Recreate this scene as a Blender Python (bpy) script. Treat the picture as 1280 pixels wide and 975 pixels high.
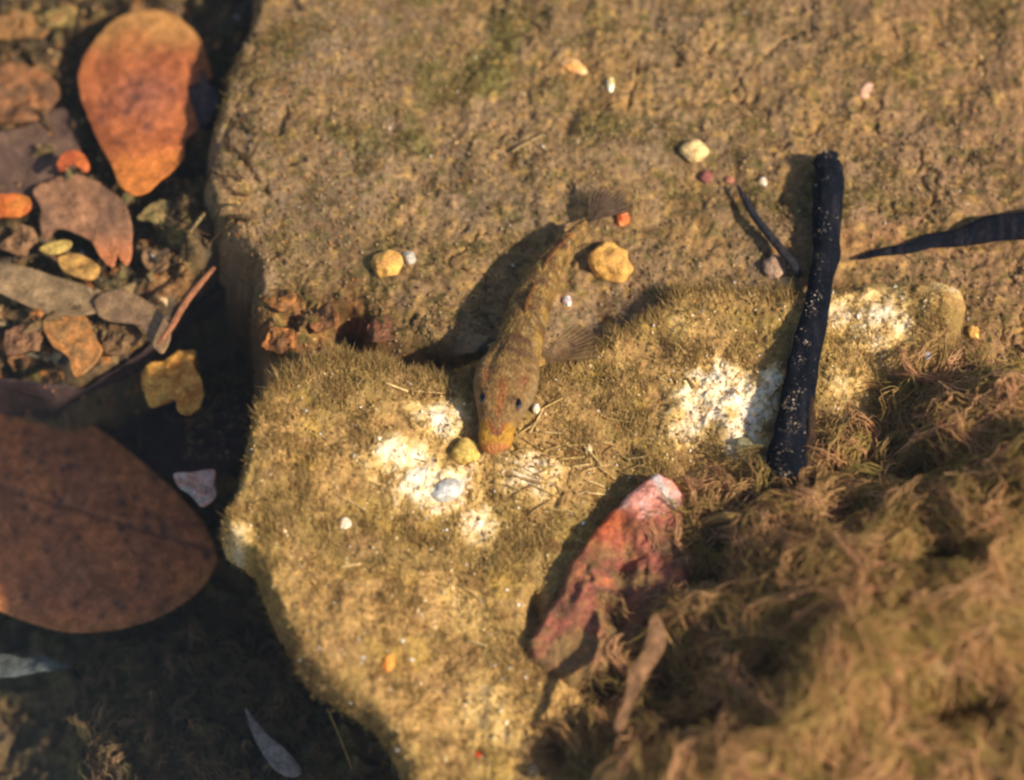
import bpy, math, random
import numpy as np
from mathutils import Vector, Matrix

random.seed(7)
RNG = np.random.default_rng(11)
SC = bpy.context.scene
for o in list(bpy.data.objects):
    bpy.data.objects.remove(o, do_unlink=True)
SC.unit_settings.system = 'METRIC'
SC.unit_settings.scale_length = 0.01            # one unit is one centimetre

# ------------------------------------------------------------------ camera
FOC, TH, DIST = 147.0, math.radians(27), 90.0
CAM = np.array([0.0, -math.sin(TH) * DIST, math.cos(TH) * DIST])
cd = bpy.data.cameras.new('camera')
cam = bpy.data.objects.new('camera', cd)
SC.collection.objects.link(cam)
cam.location = CAM
cam.rotation_euler = (TH, 0, 0)
cd.lens = FOC
cd.sensor_width = 36
cd.clip_start = 1
cd.clip_end = 2000
cd.dof.use_dof = True
cd.dof.focus_distance = DIST - 0.4
cd.dof.aperture_fstop = 0.066
SC.camera = cam

# ------------------------------------------------------------------ sky, sun, exposure
SUN_EL = math.radians(41)
SUN_AZ = math.radians(-24)                      # direction towards the sun in the ground plane, from +x
w = bpy.data.worlds.new('World')
SC.world = w
w.use_nodes = True
nt = w.node_tree
bg = nt.nodes['Background']
sky = nt.nodes.new('ShaderNodeTexSky')
sky.sky_type = 'NISHITA'
sky.sun_disc = False
sky.sun_elevation = SUN_EL
sky.sun_rotation = math.pi / 2 - SUN_AZ
nt.links.new(sky.outputs[0], bg.inputs[0])
bg.inputs[1].default_value = 0.10
sd_ = bpy.data.lights.new('sun', 'SUN')
sd_.energy = 4.6
sd_.angle = math.radians(1.6)
sd_.color = (1.0, 0.91, 0.76)
sun = bpy.data.objects.new('sun', sd_)
SC.collection.objects.link(sun)
to_sun = Vector((math.cos(SUN_EL) * math.cos(SUN_AZ), math.cos(SUN_EL) * math.sin(SUN_AZ), math.sin(SUN_EL)))
sun.rotation_euler = to_sun.to_track_quat('Z', 'Y').to_euler()
sun.location = to_sun * 100
SC.view_settings.view_transform = 'Standard'
SC.view_settings.look = 'None'
SC.view_settings.exposure = 0.42
SC.view_settings.gamma = 1
SC.cycles.filter_width = 2.4
SC.cycles.max_bounces = 5
SC.cycles.volume_bounces = 0

# ------------------------------------------------------------------ helpers: noise, pixels, distances
_perm = RNG.permutation(4096).astype(np.int64)
_grad = RNG.uniform(0, 2 * np.pi, 4096)
_gx, _gy = np.cos(_grad), np.sin(_grad)


def noise(x, y, s=1.0, seed=0):
    """gradient noise, about -1..1, feature size s"""
    x = np.asarray(x, float) / s + seed * 17.31
    y = np.asarray(y, float) / s + seed * 9.77
    xi, yi = np.floor(x).astype(np.int64), np.floor(y).astype(np.int64)
    fx, fy = x - xi, y - yi
    u, v = fx * fx * fx * (fx * (fx * 6 - 15) + 10), fy * fy * fy * (fy * (fy * 6 - 15) + 10)

    def g(ix, iy, dx, dy):
        h = _perm[(_perm[ix & 4095] + iy) & 4095]
        return _gx[h] * dx + _gy[h] * dy
    a = g(xi, yi, fx, fy)
    b = g(xi + 1, yi, fx - 1, fy)
    c = g(xi, yi + 1, fx, fy - 1)
    d = g(xi + 1, yi + 1, fx - 1, fy - 1)
    return ((a * (1 - u) + b * u) * (1 - v) + (c * (1 - u) + d * u) * v) * 1.5


def fbm(x, y, s=1.0, n=4, seed=0, gain=0.5):
    t, a, tot = 0.0, 1.0, 0.0
    for k in range(n):
        t = t + a * noise(x, y, s / 2 ** k, seed + k)
        tot += a
        a *= gain
    return t / tot


def ss(a, b, x):
    t = np.clip((np.asarray(x, float) - a) / (b - a), 0, 1)
    return t * t * (3 - 2 * t)


_R = np.array([[1, 0, 0], [0, math.cos(TH), -math.sin(TH)], [0, math.sin(TH), math.cos(TH)]])


def P(px, py, z=0.0):
    """the point at height z that shows at a place of the photograph"""
    d = _R @ np.array([(px - 640) / 1280 * 36 / FOC, (487.5 - py) / 1280 * 36 / FOC, -1.0])
    t = (z - CAM[2]) / d[2]
    return CAM + d * t


def PP(pts, z=0.0):
    return np.array([P(a, b, z)[:2] for a, b in pts])


def to_px(x, y, z):
    v = np.stack([np.asarray(x, float) - CAM[0], np.asarray(y, float) - CAM[1], np.broadcast_to(z, np.shape(x)) - CAM[2]], -1) @ _R
    k = FOC / 36 * 1280 / -v[..., 2]
    return 640 + v[..., 0] * k, 487.5 - v[..., 1] * k


def poly_sd(x, y, poly):
    """signed distance to a polygon, positive inside"""
    x, y = np.asarray(x, float), np.asarray(y, float)
    d = np.full(x.shape, 1e9)
    ins = np.zeros(x.shape, bool)
    n = len(poly)
    for i in range(n):
        ax, ay = poly[i]
        bx, by = poly[(i + 1) % n]
        ex, ey = bx - ax, by - ay
        t = np.clip(((x - ax) * ex + (y - ay) * ey) / (ex * ex + ey * ey + 1e-12), 0, 1)
        d = np.minimum(d, (x - ax - t * ex) ** 2 + (y - ay - t * ey) ** 2)
        c = ((ay > y) != (by > y))
        with np.errstate(divide='ignore', invalid='ignore'):
            ins ^= c & (x < (bx - ax) * (y - ay) / (by - ay + 1e-15) + ax)
    return np.where(ins, 1, -1) * np.sqrt(d)


def smooth_poly(pts, n=6):
    """Catmull-Rom closed curve through points"""
    pts = np.asarray(pts, float)
    out = []
    m = len(pts)
    for i in range(m):
        p0, p1, p2, p3 = pts[i - 1], pts[i], pts[(i + 1) % m], pts[(i + 2) % m]
        for k in range(n):
            t = k / n
            out.append(0.5 * ((2 * p1) + (-p0 + p2) * t + (2 * p0 - 5 * p1 + 4 * p2 - p3) * t * t + (-p0 + 3 * p1 - 3 * p2 + p3) * t ** 3))
    return np.array(out)


def smooth_path(pts, n=8):
    pts = np.asarray(pts, float)
    q = np.vstack([2 * pts[0] - pts[1], pts, 2 * pts[-1] - pts[-2]])
    out = []
    for i in range(1, len(q) - 2):
        p0, p1, p2, p3 = q[i - 1], q[i], q[i + 1], q[i + 2]
        for k in range(n):
            t = k / n
            out.append(0.5 * ((2 * p1) + (-p0 + p2) * t + (2 * p0 - 5 * p1 + 4 * p2 - p3) * t * t + (-p0 + 3 * p1 - 3 * p2 + p3) * t ** 3))
    out.append(pts[-1])
    return np.array(out)


# ------------------------------------------------------------------ helpers: meshes
def mesh_obj(name, V, F, mat, col=None, parent=None, smooth=True, centre=True, label=None, cat=None, group=None, kind=None):
    """V (n,3); F a list of arrays of triangles or quads (m,3)/(m,4); col (n,3) albedo per vertex"""
    V = np.asarray(V, float)
    if not isinstance(F, (list, tuple)):
        F = [F]
    F = [np.asarray(f, np.int32) for f in F if len(f)]
    if parent is not None:
        c = np.array(parent.location)
        if parent.parent is not None:
            c = c + np.array(parent.parent.location)
        loc = np.zeros(3)
    else:
        c = V.mean(0) if centre else np.zeros(3)
        loc = c
    me = bpy.data.meshes.new(name)
    me.vertices.add(len(V))
    me.vertices.foreach_set('co', (V - c).astype(np.float32).ravel())
    nl = sum(f.size for f in F)
    npol = sum(len(f) for f in F)
    me.loops.add(nl)
    me.polygons.add(npol)
    me.loops.foreach_set('vertex_index', np.concatenate([f.ravel() for f in F]))
    tot = np.concatenate([np.full(len(f), f.shape[1], np.int32) for f in F])
    st = np.concatenate([[0], np.cumsum(tot)[:-1]]).astype(np.int32)
    me.polygons.foreach_set('loop_start', st)
    me.polygons.foreach_set('loop_total', tot)
    me.polygons.foreach_set('use_smooth', np.full(npol, bool(smooth)))
    me.update(calc_edges=True)
    if col is not None:
        a = me.color_attributes.new('Col', 'FLOAT_COLOR', 'POINT')
        col = np.asarray(col, float)
        lum = col @ np.array([.3, .6, .1])
        col = lum[:, None] + (col - lum[:, None]) * 1.16          # wet stone and algae: fuller colour
        col = col * np.array([1.03, .965, .96])
        c4 = np.ones((len(V), 4), np.float32)
        c4[:, :3] = np.clip(col, 0, 1)
        a.data.foreach_set('color', c4.ravel())
    me.materials.append(mat)
    o = bpy.data.objects.new(name, me)
    o.location = loc
    SC.collection.objects.link(o)
    if parent is not None:
        o.parent = parent
    if label:
        o['label'] = label
    if cat:
        o['category'] = cat
    if group:
        o['group'] = group
    if kind:
        o['kind'] = kind
    return o


def empty(name, loc, label, cat, group=None):
    o = bpy.data.objects.new(name, None)
    o.empty_display_size = 0.2
    SC.collection.objects.link(o)
    o.location = loc
    o['label'] = label
    o['category'] = cat
    if group:
        o['group'] = group
    return o


def mat(name, rough=0.85, spec=0.25, fine=((14, .35), (45, .25)), bump=((12, .5), (40, .3)), bdist=0.03, alpha=None, trans=0.0, base=None, sss=0.0):
    """albedo from the 'Col' attribute (or base) with fine procedural grain and relief"""
    m = bpy.data.materials.new(name)
    m.use_nodes = True
    n, l = m.node_tree.nodes, m.node_tree.links
    b = n['Principled BSDF']
    b.inputs['Roughness'].default_value = rough
    b.inputs['Specular IOR Level'].default_value = spec * .3      # under water little is mirrored
    if base is None:
        at = n.new('ShaderNodeAttribute')
        at.attribute_name = 'Col'
        c = at.outputs['Color']
    else:
        rgb = n.new('ShaderNodeRGB')
        rgb.outputs[0].default_value = (*base, 1)
        c = rgb.outputs[0]
    tc = n.new('ShaderNodeTexCoord')
    for s, amt in fine:
        t = n.new('ShaderNodeTexNoise')
        t.inputs['Scale'].default_value = s
        t.inputs['Detail'].default_value = 2
        l.new(tc.outputs['Object'], t.inputs['Vector'])
        mr = n.new('ShaderNodeMapRange')
        mr.inputs['From Min'].default_value = 0.3
        mr.inputs['From Max'].default_value = 0.7
        mr.inputs['To Min'].default_value = 1 - amt
        mr.inputs['To Max'].default_value = 1 + amt
        l.new(t.outputs[0], mr.inputs['Value'])
        vm = n.new('ShaderNodeVectorMath')
        vm.operation = 'SCALE'
        l.new(c, vm.inputs[0])
        l.new(mr.outputs[0], vm.inputs['Scale'])
        c = vm.outputs[0]
    l.new(c, b.inputs['Base Color'])
    prev = None
    for s, st in bump:
        t = n.new('ShaderNodeTexNoise')
        t.inputs['Scale'].default_value = s
        t.inputs['Detail'].default_value = 3
        l.new(tc.outputs['Object'], t.inputs['Vector'])
        bp = n.new('ShaderNodeBump')
        bp.inputs['Strength'].default_value = st
        bp.inputs['Distance'].default_value = bdist
        l.new(t.outputs[0], bp.inputs['Height'])
        if prev:
            l.new(prev, bp.inputs['Normal'])
        prev = bp.outputs[0]
    if prev:
        l.new(prev, b.inputs['Normal'])
    out = n['Material Output']
    sh = b.outputs[0]
    if trans:
        tr = n.new('ShaderNodeBsdfTranslucent')
        l.new(c, tr.inputs['Color'])
        mx = n.new('ShaderNodeMixShader')
        mx.inputs[0].default_value = trans
        l.new(sh, mx.inputs[1])
        l.new(tr.outputs[0], mx.inputs[2])
        sh = mx.outputs[0]
    if alpha is not None:
        tp = n.new('ShaderNodeBsdfTransparent')
        mx = n.new('ShaderNodeMixShader')
        if alpha == 'attr':
            aa = n.new('ShaderNodeAttribute')
            aa.attribute_name = 'Alp'
            l.new(aa.outputs['Fac'], mx.inputs[0])
        else:
            mx.inputs[0].default_value = alpha
        l.new(tp.outputs[0], mx.inputs[1])
        l.new(sh, mx.inputs[2])
        sh = mx.outputs[0]
    if sh is not b.outputs[0]:
        l.new(sh, out.inputs['Surface'])
    return m


M_ROCK = mat('algae_covered_stone', fine=((10, .25), (32, .35)), bump=((14, .6), (45, .5)), bdist=0.04)
M_SAND = mat('silt_covered_stone', fine=((10, .2), (30, .3)), bump=((12, .5), (36, .5)), bdist=0.035)
M_MUCK = mat('muck', fine=((6, .3), (25, .4)), bump=((8, .6), (30, .6)), bdist=0.05)
M_GRAIN = mat('sand_grain', rough=0.5, spec=0.4, fine=((30, .2),), bump=())
M_FUZZ = mat('algae_filament', rough=0.7, spec=0.2, fine=(), bump=(), trans=0.35)
M_LEAF = mat('dead_leaf', rough=0.6, spec=0.25, fine=((4, .3), (18, .3), (50, .2)), bump=((6, .5), (26, .5)), bdist=0.05)
M_THIN = mat('rotten_leaf_skin', rough=0.8, spec=0.2, fine=((3, .25), (14, .2)), bump=((10, .3),), bdist=0.03, alpha=0.8, trans=0.2)
M_WOOD = mat('waterlogged_wood', rough=0.85, spec=0.12, fine=((8, .3), (35, .3)), bump=((9, .9), (40, .7)), bdist=0.06)
M_PEB = mat('pebble', rough=0.6, spec=0.25, fine=((5, .3), (22, .3)), bump=((9, .6), (30, .5)), bdist=0.05)
M_FISH = mat('fish_skin', rough=0.45, spec=0.35, fine=((9, .18), (30, .22)), bump=((35, .25),), bdist=0.015)
_n2, _l2 = M_FISH.node_tree.nodes, M_FISH.node_tree.links      # fine scales
_vo = _n2.new('ShaderNodeTexVoronoi')
_vo.inputs['Scale'].default_value = 17
_tc = _n2.new('ShaderNodeTexCoord')
_l2.new(_tc.outputs['Object'], _vo.inputs['Vector'])
_bp = _n2.new('ShaderNodeBump')
_bp.inputs['Strength'].default_value = .8
_bp.inputs['Distance'].default_value = .03
_l2.new(_vo.outputs['Distance'], _bp.inputs['Height'])
_pb = _n2['Principled BSDF']
if _pb.inputs['Normal'].links:
    _l2.new(_pb.inputs['Normal'].links[0].from_socket, _bp.inputs['Normal'])
_l2.new(_bp.outputs[0], _pb.inputs['Normal'])
M_FIN = mat('fin_membrane', rough=0.5, spec=0.3, fine=((8, .25),), bump=(), alpha='attr', trans=0.3)
M_EYE = mat('fish_eye', rough=0.15, spec=0.6, fine=(), bump=())


def C3(*c):
    return np.array(c, float)


def mixc(a, b, t):
    t = np.asarray(t)[..., None]
    return a * (1 - t) + b * t


# ------------------------------------------------------------------ heights of the stones and the bed
SLAB = PP([(330, -260), (312, -60), (300, 20), (268, 95), (247, 175), (240, 240), (258, 292), (303, 338), (307, 400), (328, 462), (350, 482),
           (400, 470), (430, 458), (438, 402), (446, 452), (500, 455), (560, 452), (700, 470), (900, 480), (1300, 520), (1700, 520), (1750, -260)], -0.3)
ROCK = smooth_poly(PP([(292, 610), (312, 530), (345, 492), (400, 462), (450, 452), (520, 462), (575, 468), (610, 462), (690, 452), (745, 412),
                       (800, 382), (850, 352), (920, 350), (1000, 356), (1060, 342), (1130, 330), (1172, 326), (1208, 334), (1234, 354), (1247, 384), (1247, 412), (1234, 440), (1290, 560), (1380, 640), (1420, 860), (1330, 1120), (900, 1190), (600, 1180), (505, 1100), (480, 985),
                       (440, 925), (375, 875), (330, 795), (308, 740), (275, 712), (266, 676), (284, 645)], -0.2), 4)


def h_slab(x, y):
    x, y = np.asarray(x, float), np.asarray(y, float)
    sd = poly_sd(x, y, SLAB) + 0.12 * fbm(x, y, 0.9, 4, 31)
    top = -0.12 + 0.30 * fbm(x, y, 3.6, 3, 3) + 0.012 * (y - 1)
    clump = fbm(x, y, 0.75, 4, 5)
    a = 0.12 + 0.95 * ss(-0.3, 0.4, noise(x, y, 3.2, 40) + 0.08 * (x + 3))
    cx, cy = P(392, 410, -.3)[:2]
    corner = np.exp(-((x - cx) / 1.5) ** 2 - ((y - cy) / .85) ** 2)
    a = a + 2.4 * corner
    top = top - .35 * corner + .35 * corner * fbm(x, y, .5, 3, 44)
    top = top + a * (0.07 * clump + 0.05 * ss(0.0, 0.35, clump)) + (0.028 + .024 * a) * fbm(x, y, 0.17, 3, 8) + .05 * a * fbm(x, y, .4, 2, 9)
    pit = ss(0.34, 0.55, fbm(x, y, 0.8, 3, 77))
    top = top - 0.12 * pit
    # shallow crack lines
    cr = np.abs(fbm(x, y, 2.2, 4, 91))
    top = top - 0.12 * ss(0.035, 0.0, cr) * ss(0.05, 0.4, noise(x, y, 2.5, 55))
    t = np.clip(sd / 0.55, 0, 1)
    return np.where(sd > 0, -4.2 + (top + 4.2) * np.sqrt(1 - (1 - t) ** 2), -4.2)


def h_rock(x, y, detail=True):
    x, y = np.asarray(x, float), np.asarray(y, float)
    sd = poly_sd(x, y, ROCK) + 0.07 * fbm(x, y, 0.7, 4, 61)
    top = 0.55 + 0.035 * (x + 0) * -1 + 0.30 * fbm(x, y, 4.2, 2, 23)
    top = top + 0.6 * ss(-0.5, -4.2, x) * ss(2.0, -1.0, y)
    top = top - 0.25 * ss(1.5, 3.5, y)
    hx, hy = P(1195, 372, .8)[:2]
    top = top + .38 * np.exp(-((x - hx) / .95) ** 2 - ((y - hy) / .75) ** 2)
    for a, b_, ra, rb, dp in HOLL:
        top = top - dp * np.exp(-((x - a) / ra) ** 2 - ((y - b_) / rb) ** 2)
    lump = fbm(x, y, 1.1, 3, 71)
    top = top + 0.17 * lump + 0.09 * fbm(x, y, 0.35, 3, 72)
    if detail:
        b = bare(x, y)
        crumb = fbm(x, y, 0.3, 3, 75)
        top = top + 0.025 * fbm(x, y, 0.12, 2, 73) + b * (0.06 * ss(-0.25, 0.3, crumb) + 0.05)
    left = ss(-2.0, -4.5, x)
    ex, ey = P(1240, 370, .2)[:2]
    wd = 0.75 - 0.25 * left + 1.0 * np.exp(-((x - ex) / 1.3) ** 2 - ((y - ey) / 1.2) ** 2)
    t = np.clip(sd / wd, 0, 1)
    return np.where(sd > 0, -8 + (top + 8) * (1 - (1 - t) ** 2.6) ** 0.5, -8.0)


HOLL = [(*P(800, 830, -.5)[:2], 1.1, 1.3, 2.6), (*P(845, 915, -.5)[:2], 1.2, .5, 2.0), (*P(668, 760, .4)[:2], .16, .5, .5), (*P(700, 905, .4)[:2], .35, .2, .5),
        (*P(690, 945, .3)[:2], .3, .35, .8), (*P(1215, 450, .2)[:2], .5, .35, 1.2), (*P(720, 425, .1)[:2], .5, .2, .3)]
BARE = [(548, 528, 34, 26, .8), (500, 578, 46, 24, .75), (540, 612, 52, 30, 1), (598, 650, 26, 26, .8), (665, 588, 50, 34, .6), (585, 575, 26, 20, .6),  # pale bare stone, with the glare of sunlight put into its colour too
        (905, 492, 58, 40, 1.25), (925, 530, 30, 40, 1.1), (862, 520, 36, 30, .6), (965, 470, 32, 18, .8), (955, 545, 30, 16, .5),
        (1100, 385, 52, 44, .62), (1195, 346, 40, 12, .55), (1060, 470, 34, 30, .4), (1045, 380, 30, 30, .5), (295, 690, 26, 28, .5),
        (610, 885, 40, 50, .35), (580, 760, 40, 30, .3), (625, 905, 30, 60, .3), (850, 400, 20, 20, .3), (785, 455, 26, 20, .25)]
_BW = [(P(a, b, 0.7), c / 58.0, d / 52.0, s) for a, b, c, d, s in BARE]


def bare(x, y):
    t = np.zeros(np.shape(x))
    n = .9 * fbm(x, y, 0.6, 5, 101, 0.7)
    for p, rx, ry, s in _BW:
        q = np.sqrt(((x - p[0]) / rx) ** 2 + ((y - p[1]) / ry) ** 2)
        t = np.maximum(t, 1.3 * s * ss(1.6, 0.1, q - n))
    return t


GAP = PP([(-260, 450), (0, 468), (70, 488), (130, 458), (190, 426), (240, 378), (300, 343), (350, 470), (372, 520), (330, 700), (330, 860), (-260, 880)], -2.4)


def h_bed(x, y):
    x, y = np.asarray(x, float), np.asarray(y, float)
    step = ss(-0.6, 1.4, y + 0.35 * (x + 8))
    low = -5.9 - 0.3 * ss(-5, -9, y)
    z = low * (1 - step) + (-1.75) * step - 1.6 * (1 - step) * ss(-8.5, -11.5, x)
    z = z - np.clip(z + 5.7, 0, None) * ss(-.25, .35, poly_sd(x, y, GAP))
    z = np.where(np.hypot(x, y) > 16, z - 0.6 * ss(16, 30, np.hypot(x, y)), z)
    ux, uy = P(262, 285, -1)[:2]
    z = z + 1.1 * np.exp(-((x - ux) / 1.1) ** 2 - ((y - uy) / 1.3) ** 2)
    z = z + 0.35 * fbm(x, y, 2.6, 3, 13) + 0.55 * (np.abs(fbm(x, y, 0.9, 3, 14)) * 2.2 - .5) + 0.2 * fbm(x, y, .5, 3, 16) + 0.07 * fbm(x, y, 0.22, 2, 15)
    return z


def surf(x, y):
    return np.maximum(np.maximum(h_slab(x, y), h_rock(x, y)), h_bed(x, y))


def on(px, py, z0=0.0):
    """the place on the bed that shows at a place of the photograph"""
    z = z0
    for _ in range(12):
        p = P(px, py, z)
        z = 0.5 * z + 0.5 * float(surf(p[0], p[1]))
    p = P(px, py, z)
    return np.array([p[0], p[1], float(surf(p[0], p[1]))])


# ------------------------------------------------------------------ colours of the stones and the bed, some light and shade painted in
GREY = C3(.225, .165, .105)
OCHRE = C3(.29, .185, .085)
OLIVE = C3(.14, .125, .045)
BROWN = C3(.15, .085, .038)
RUST = C3(.34, .16, .075)


def col_slab(x, y, z):
    px, py = to_px(x, y, z)
    c = mixc(OCHRE, GREY, ss(-0.3, 0.3, fbm(x, y, 3.0, 3, 201)) * 0.6 + 0.4 * ss(560, 330, px))
    c = mixc(c, GREY * .9, ss(0.0, .4, fbm(x, y, 1.5, 3, 207)) * .7)
    c = mixc(c, C3(.17, .115, .065), .75 * ss(-.05, .4, fbm(x, y, 2.4, 4, 243) + .25 * ss(1100, 1280, px) + .15 * ss(60, 0, py)))
    ol = ss(0.0, 0.45, fbm(x, y, 1.6, 4, 202) + 0.25 * np.exp(-((px - 560) / 160) ** 2 - ((py - 80) / 90) ** 2)
            + .3 * np.exp(-((px - 420) / 60) ** 2 - ((py - 320) / 40) ** 2) - .12)
    c = mixc(c, OLIVE, ol * 0.85)
    c = mixc(c, RUST * .9, 0.6 * np.exp(-((px - 1120) / 60) ** 2 - ((py - 298) / 22) ** 2))
    c = mixc(c, BROWN * .8, 0.95 * ss(.12, .6, np.exp(-((px - 395) / 105) ** 2 - ((py - 415) / 52) ** 2)))
    c = mixc(c, RUST, .75 * ss(.0, .35, fbm(x, y, .5, 4, 209)) * np.exp(-((px - 390) / 80) ** 2 - ((py - 400) / 40) ** 2))
    c = mixc(c, C3(.28, .165, .09), ss(900, 1250, px) * .45)
    c = mixc(c, C3(.40, .26, .10), ss(.1, .4, fbm(x, y, .32, 3, 241)) * .6)
    c = mixc(c, OLIVE * .7, ss(.08, .35, fbm(x, y, .35, 4, 242)) * .7)
    c = mixc(c, BROWN * .9, .6 * ss(.15, .5, fbm(x, y, .5, 3, 208)))
    return c * (1 + 0.5 * fbm(x, y, 0.16, 3, 204))[..., None]


def col_rock(x, y, z):
    px, py = to_px(x, y, z)
    c = mixc(C3(.40, .26, .115), C3(.26, .185, .075), ss(-0.2, 0.35, fbm(x, y, 1.9, 3, 211)))
    c = mixc(c, C3(.40, .27, .085), ss(0.1, .5, fbm(x, y, 1.0, 4, 212)) * .7)
    c = mixc(c, C3(.26, .165, .085), ss(0.05, .4, fbm(x, y, 1.3, 3, 214)) * .6)
    c = mixc(c, BROWN * 1.1, ss(.1, .4, fbm(x, y, .5, 4, 216)) * .75)
    b = bare(x, y)
    pale = mixc(C3(.90, .77, .52), C3(.66, .46, .21), ss(-.05, .4, fbm(x, y, .35, 3, 218)))
    pale = mixc(pale, C3(.90, .84, .70), ss(.1, .4, noise(x, y, .5, 221)) * .7)
    c = mixc(c, C3(.58, .41, .17), ss(.0, .5, b) * .9)
    c = mixc(c, pale, ss(.25, 1.1, b + .12 * fbm(x, y, .3, 2, 222)))
    return c * (1 + 0.28 * fbm(x, y, 0.22, 3, 215))[..., None]


def col_bed(x, y, z):
    c = mixc(C3(.075, .055, .035) + .02 * ss(-1, 2, y)[..., None], C3(.15, .105, .05), ss(-.3, .3, fbm(x, y, 1.2, 4, 231)))  # darker towards the front: shade over the low bed put into its colour
    c = mixc(c, C3(.27, .15, .07), ss(.0, .4, fbm(x, y, .6, 3, 232)) * ss(-1, 2, y) * .8)
    c = mixc(c, C3(.15, .135, .05), ss(.0, .4, fbm(x, y, .9, 3, 233)) * .7)
    return c * (1 + 0.4 * fbm(x, y, 0.25, 3, 234))[..., None]


# ------------------------------------------------------------------ height sheets
def sheet(name, xs, ys, hf, cf, m, keep=None, rough3=0.0, under=None, **kw):
    X, Y = np.meshgrid(xs, ys)
    Z = hf(X, Y)
    nx, ny = len(xs), len(ys)
    idx = np.arange(nx * ny).reshape(ny, nx)
    F = np.stack([idx[:-1, :-1], idx[:-1, 1:], idx[1:, 1:], idx[1:, :-1]], -1).reshape(-1, 4)
    col = cf(X, Y, Z)
    if keep is not None:
        k = keep(X, Y, Z).ravel()
        F = F[k[F].any(1)]
        used = np.unique(F)
        mp = np.full(nx * ny, -1)
        mp[used] = np.arange(len(used))
        F = mp[F]
    else:
        used = np.arange(nx * ny)
    XX, YY = X.copy(), Y.copy()
    if rough3:                                   # sideways roughness on the steep flanks
        XX = XX + rough3 * fbm(X + Z * .7, Y + Z * 1.3, .5, 3, 301)
        YY = YY + rough3 * fbm(X - Z * 1.1, Y + Z * .6, .5, 3, 302)
    if under is not None:                        # flanks that fall back below the rim
        d = np.clip(under[2] - Z, 0, None)
        XX, YY = XX + d * under[0], YY + d * under[1]
    V = np.stack([XX, YY, Z], -1).reshape(-1, 3)[used]
    return mesh_obj(name, V, F, m, col.reshape(-1, 3)[used], centre=False, **kw)


inner = np.arange(-12.5, 12.5, 0.065)
outx = np.concatenate([-12.5 - np.cumsum(0.12 * 1.13 ** np.arange(42))[::-1], inner, 12.5 + np.cumsum(0.12 * 1.13 ** np.arange(42))])
iny = np.arange(-10.5, 11, 0.065)
outy = np.concatenate([-10.5 - np.cumsum(0.12 * 1.13 ** np.arange(42))[::-1], iny, 11 + np.cumsum(0.12 * 1.13 ** np.arange(42))])
sheet('stream_bed', outx, outy, h_bed, col_bed, M_MUCK, kind='structure')
RS = 0.036
sx = np.concatenate([np.arange(-7.6, 12.2, RS), np.arange(12.25, 19, .12)])
sheet('silty_slab', sx, np.concatenate([np.arange(-.9, 9.9, RS), np.arange(10, 14.2, .12)]), h_slab, col_slab, M_SAND,
      keep=lambda x, y, z: z > -4.15, rough3=.05, label='broad flat stone under brown silt filling the upper half, behind the fish', cat='stone')
sheet('mossy_rock', np.arange(-7.2, 14.0, RS), np.concatenate([np.arange(-13.5, -9.5, .1), np.arange(-9.5, 3.6, RS)]), h_rock, col_rock, M_ROCK,
      keep=lambda x, y, z: z > -7.95, rough3=.05, under=(.35, .62, .1), label='big rock coated in golden green algae under the fish head, with pale bare patches', cat='rock')


# ------------------------------------------------------------------ water: murk only, no surface to hide the bed
def box(name, lo, hi, m, **kw):
    a, b = np.array(lo, float), np.array(hi, float)
    V = np.array([[(a, b)[i][0], (a, b)[j][1], (a, b)[k][2]] for i in (0, 1) for j in (0, 1) for k in (0, 1)])
    F = [[0, 1, 3, 2], [4, 6, 7, 5], [0, 4, 5, 1], [2, 3, 7, 6], [0, 2, 6, 4], [1, 5, 7, 3]]
    return mesh_obj(name, V, np.array(F), m, smooth=False, **kw)


mw = bpy.data.materials.new('murky_water')
mw.use_nodes = True
for n_ in list(mw.node_tree.nodes):
    if n_.type != 'OUTPUT_MATERIAL':
        mw.node_tree.nodes.remove(n_)
pv = mw.node_tree.nodes.new('ShaderNodeVolumePrincipled')
pv.inputs['Color'].default_value = (.55, .70, .85, 1)
pv.inputs['Density'].default_value = 0.0022
mw.node_tree.links.new(pv.outputs[0], mw.node_tree.nodes['Material Output'].inputs['Volume'])
box('water', (-190, -190, -12), (190, 190, 5.5), mw, kind='structure')


# ------------------------------------------------------------------ fine scatter: algae fuzz and grains
def scatter(n, region_px, zref, weight):
    """random points on the sheets, thinned by weight(x, y, z) in 0..1"""
    (x0, y1), (x1, y0) = P(region_px[0], region_px[1], zref)[:2], P(region_px[2], region_px[3], zref)[:2]
    x = RNG.uniform(x0, x1, n)
    y = RNG.uniform(y0, y1, n)
    z = surf(x, y)
    k = RNG.random(n) < weight(x, y, z)
    return x[k], y[k], z[k]


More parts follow.
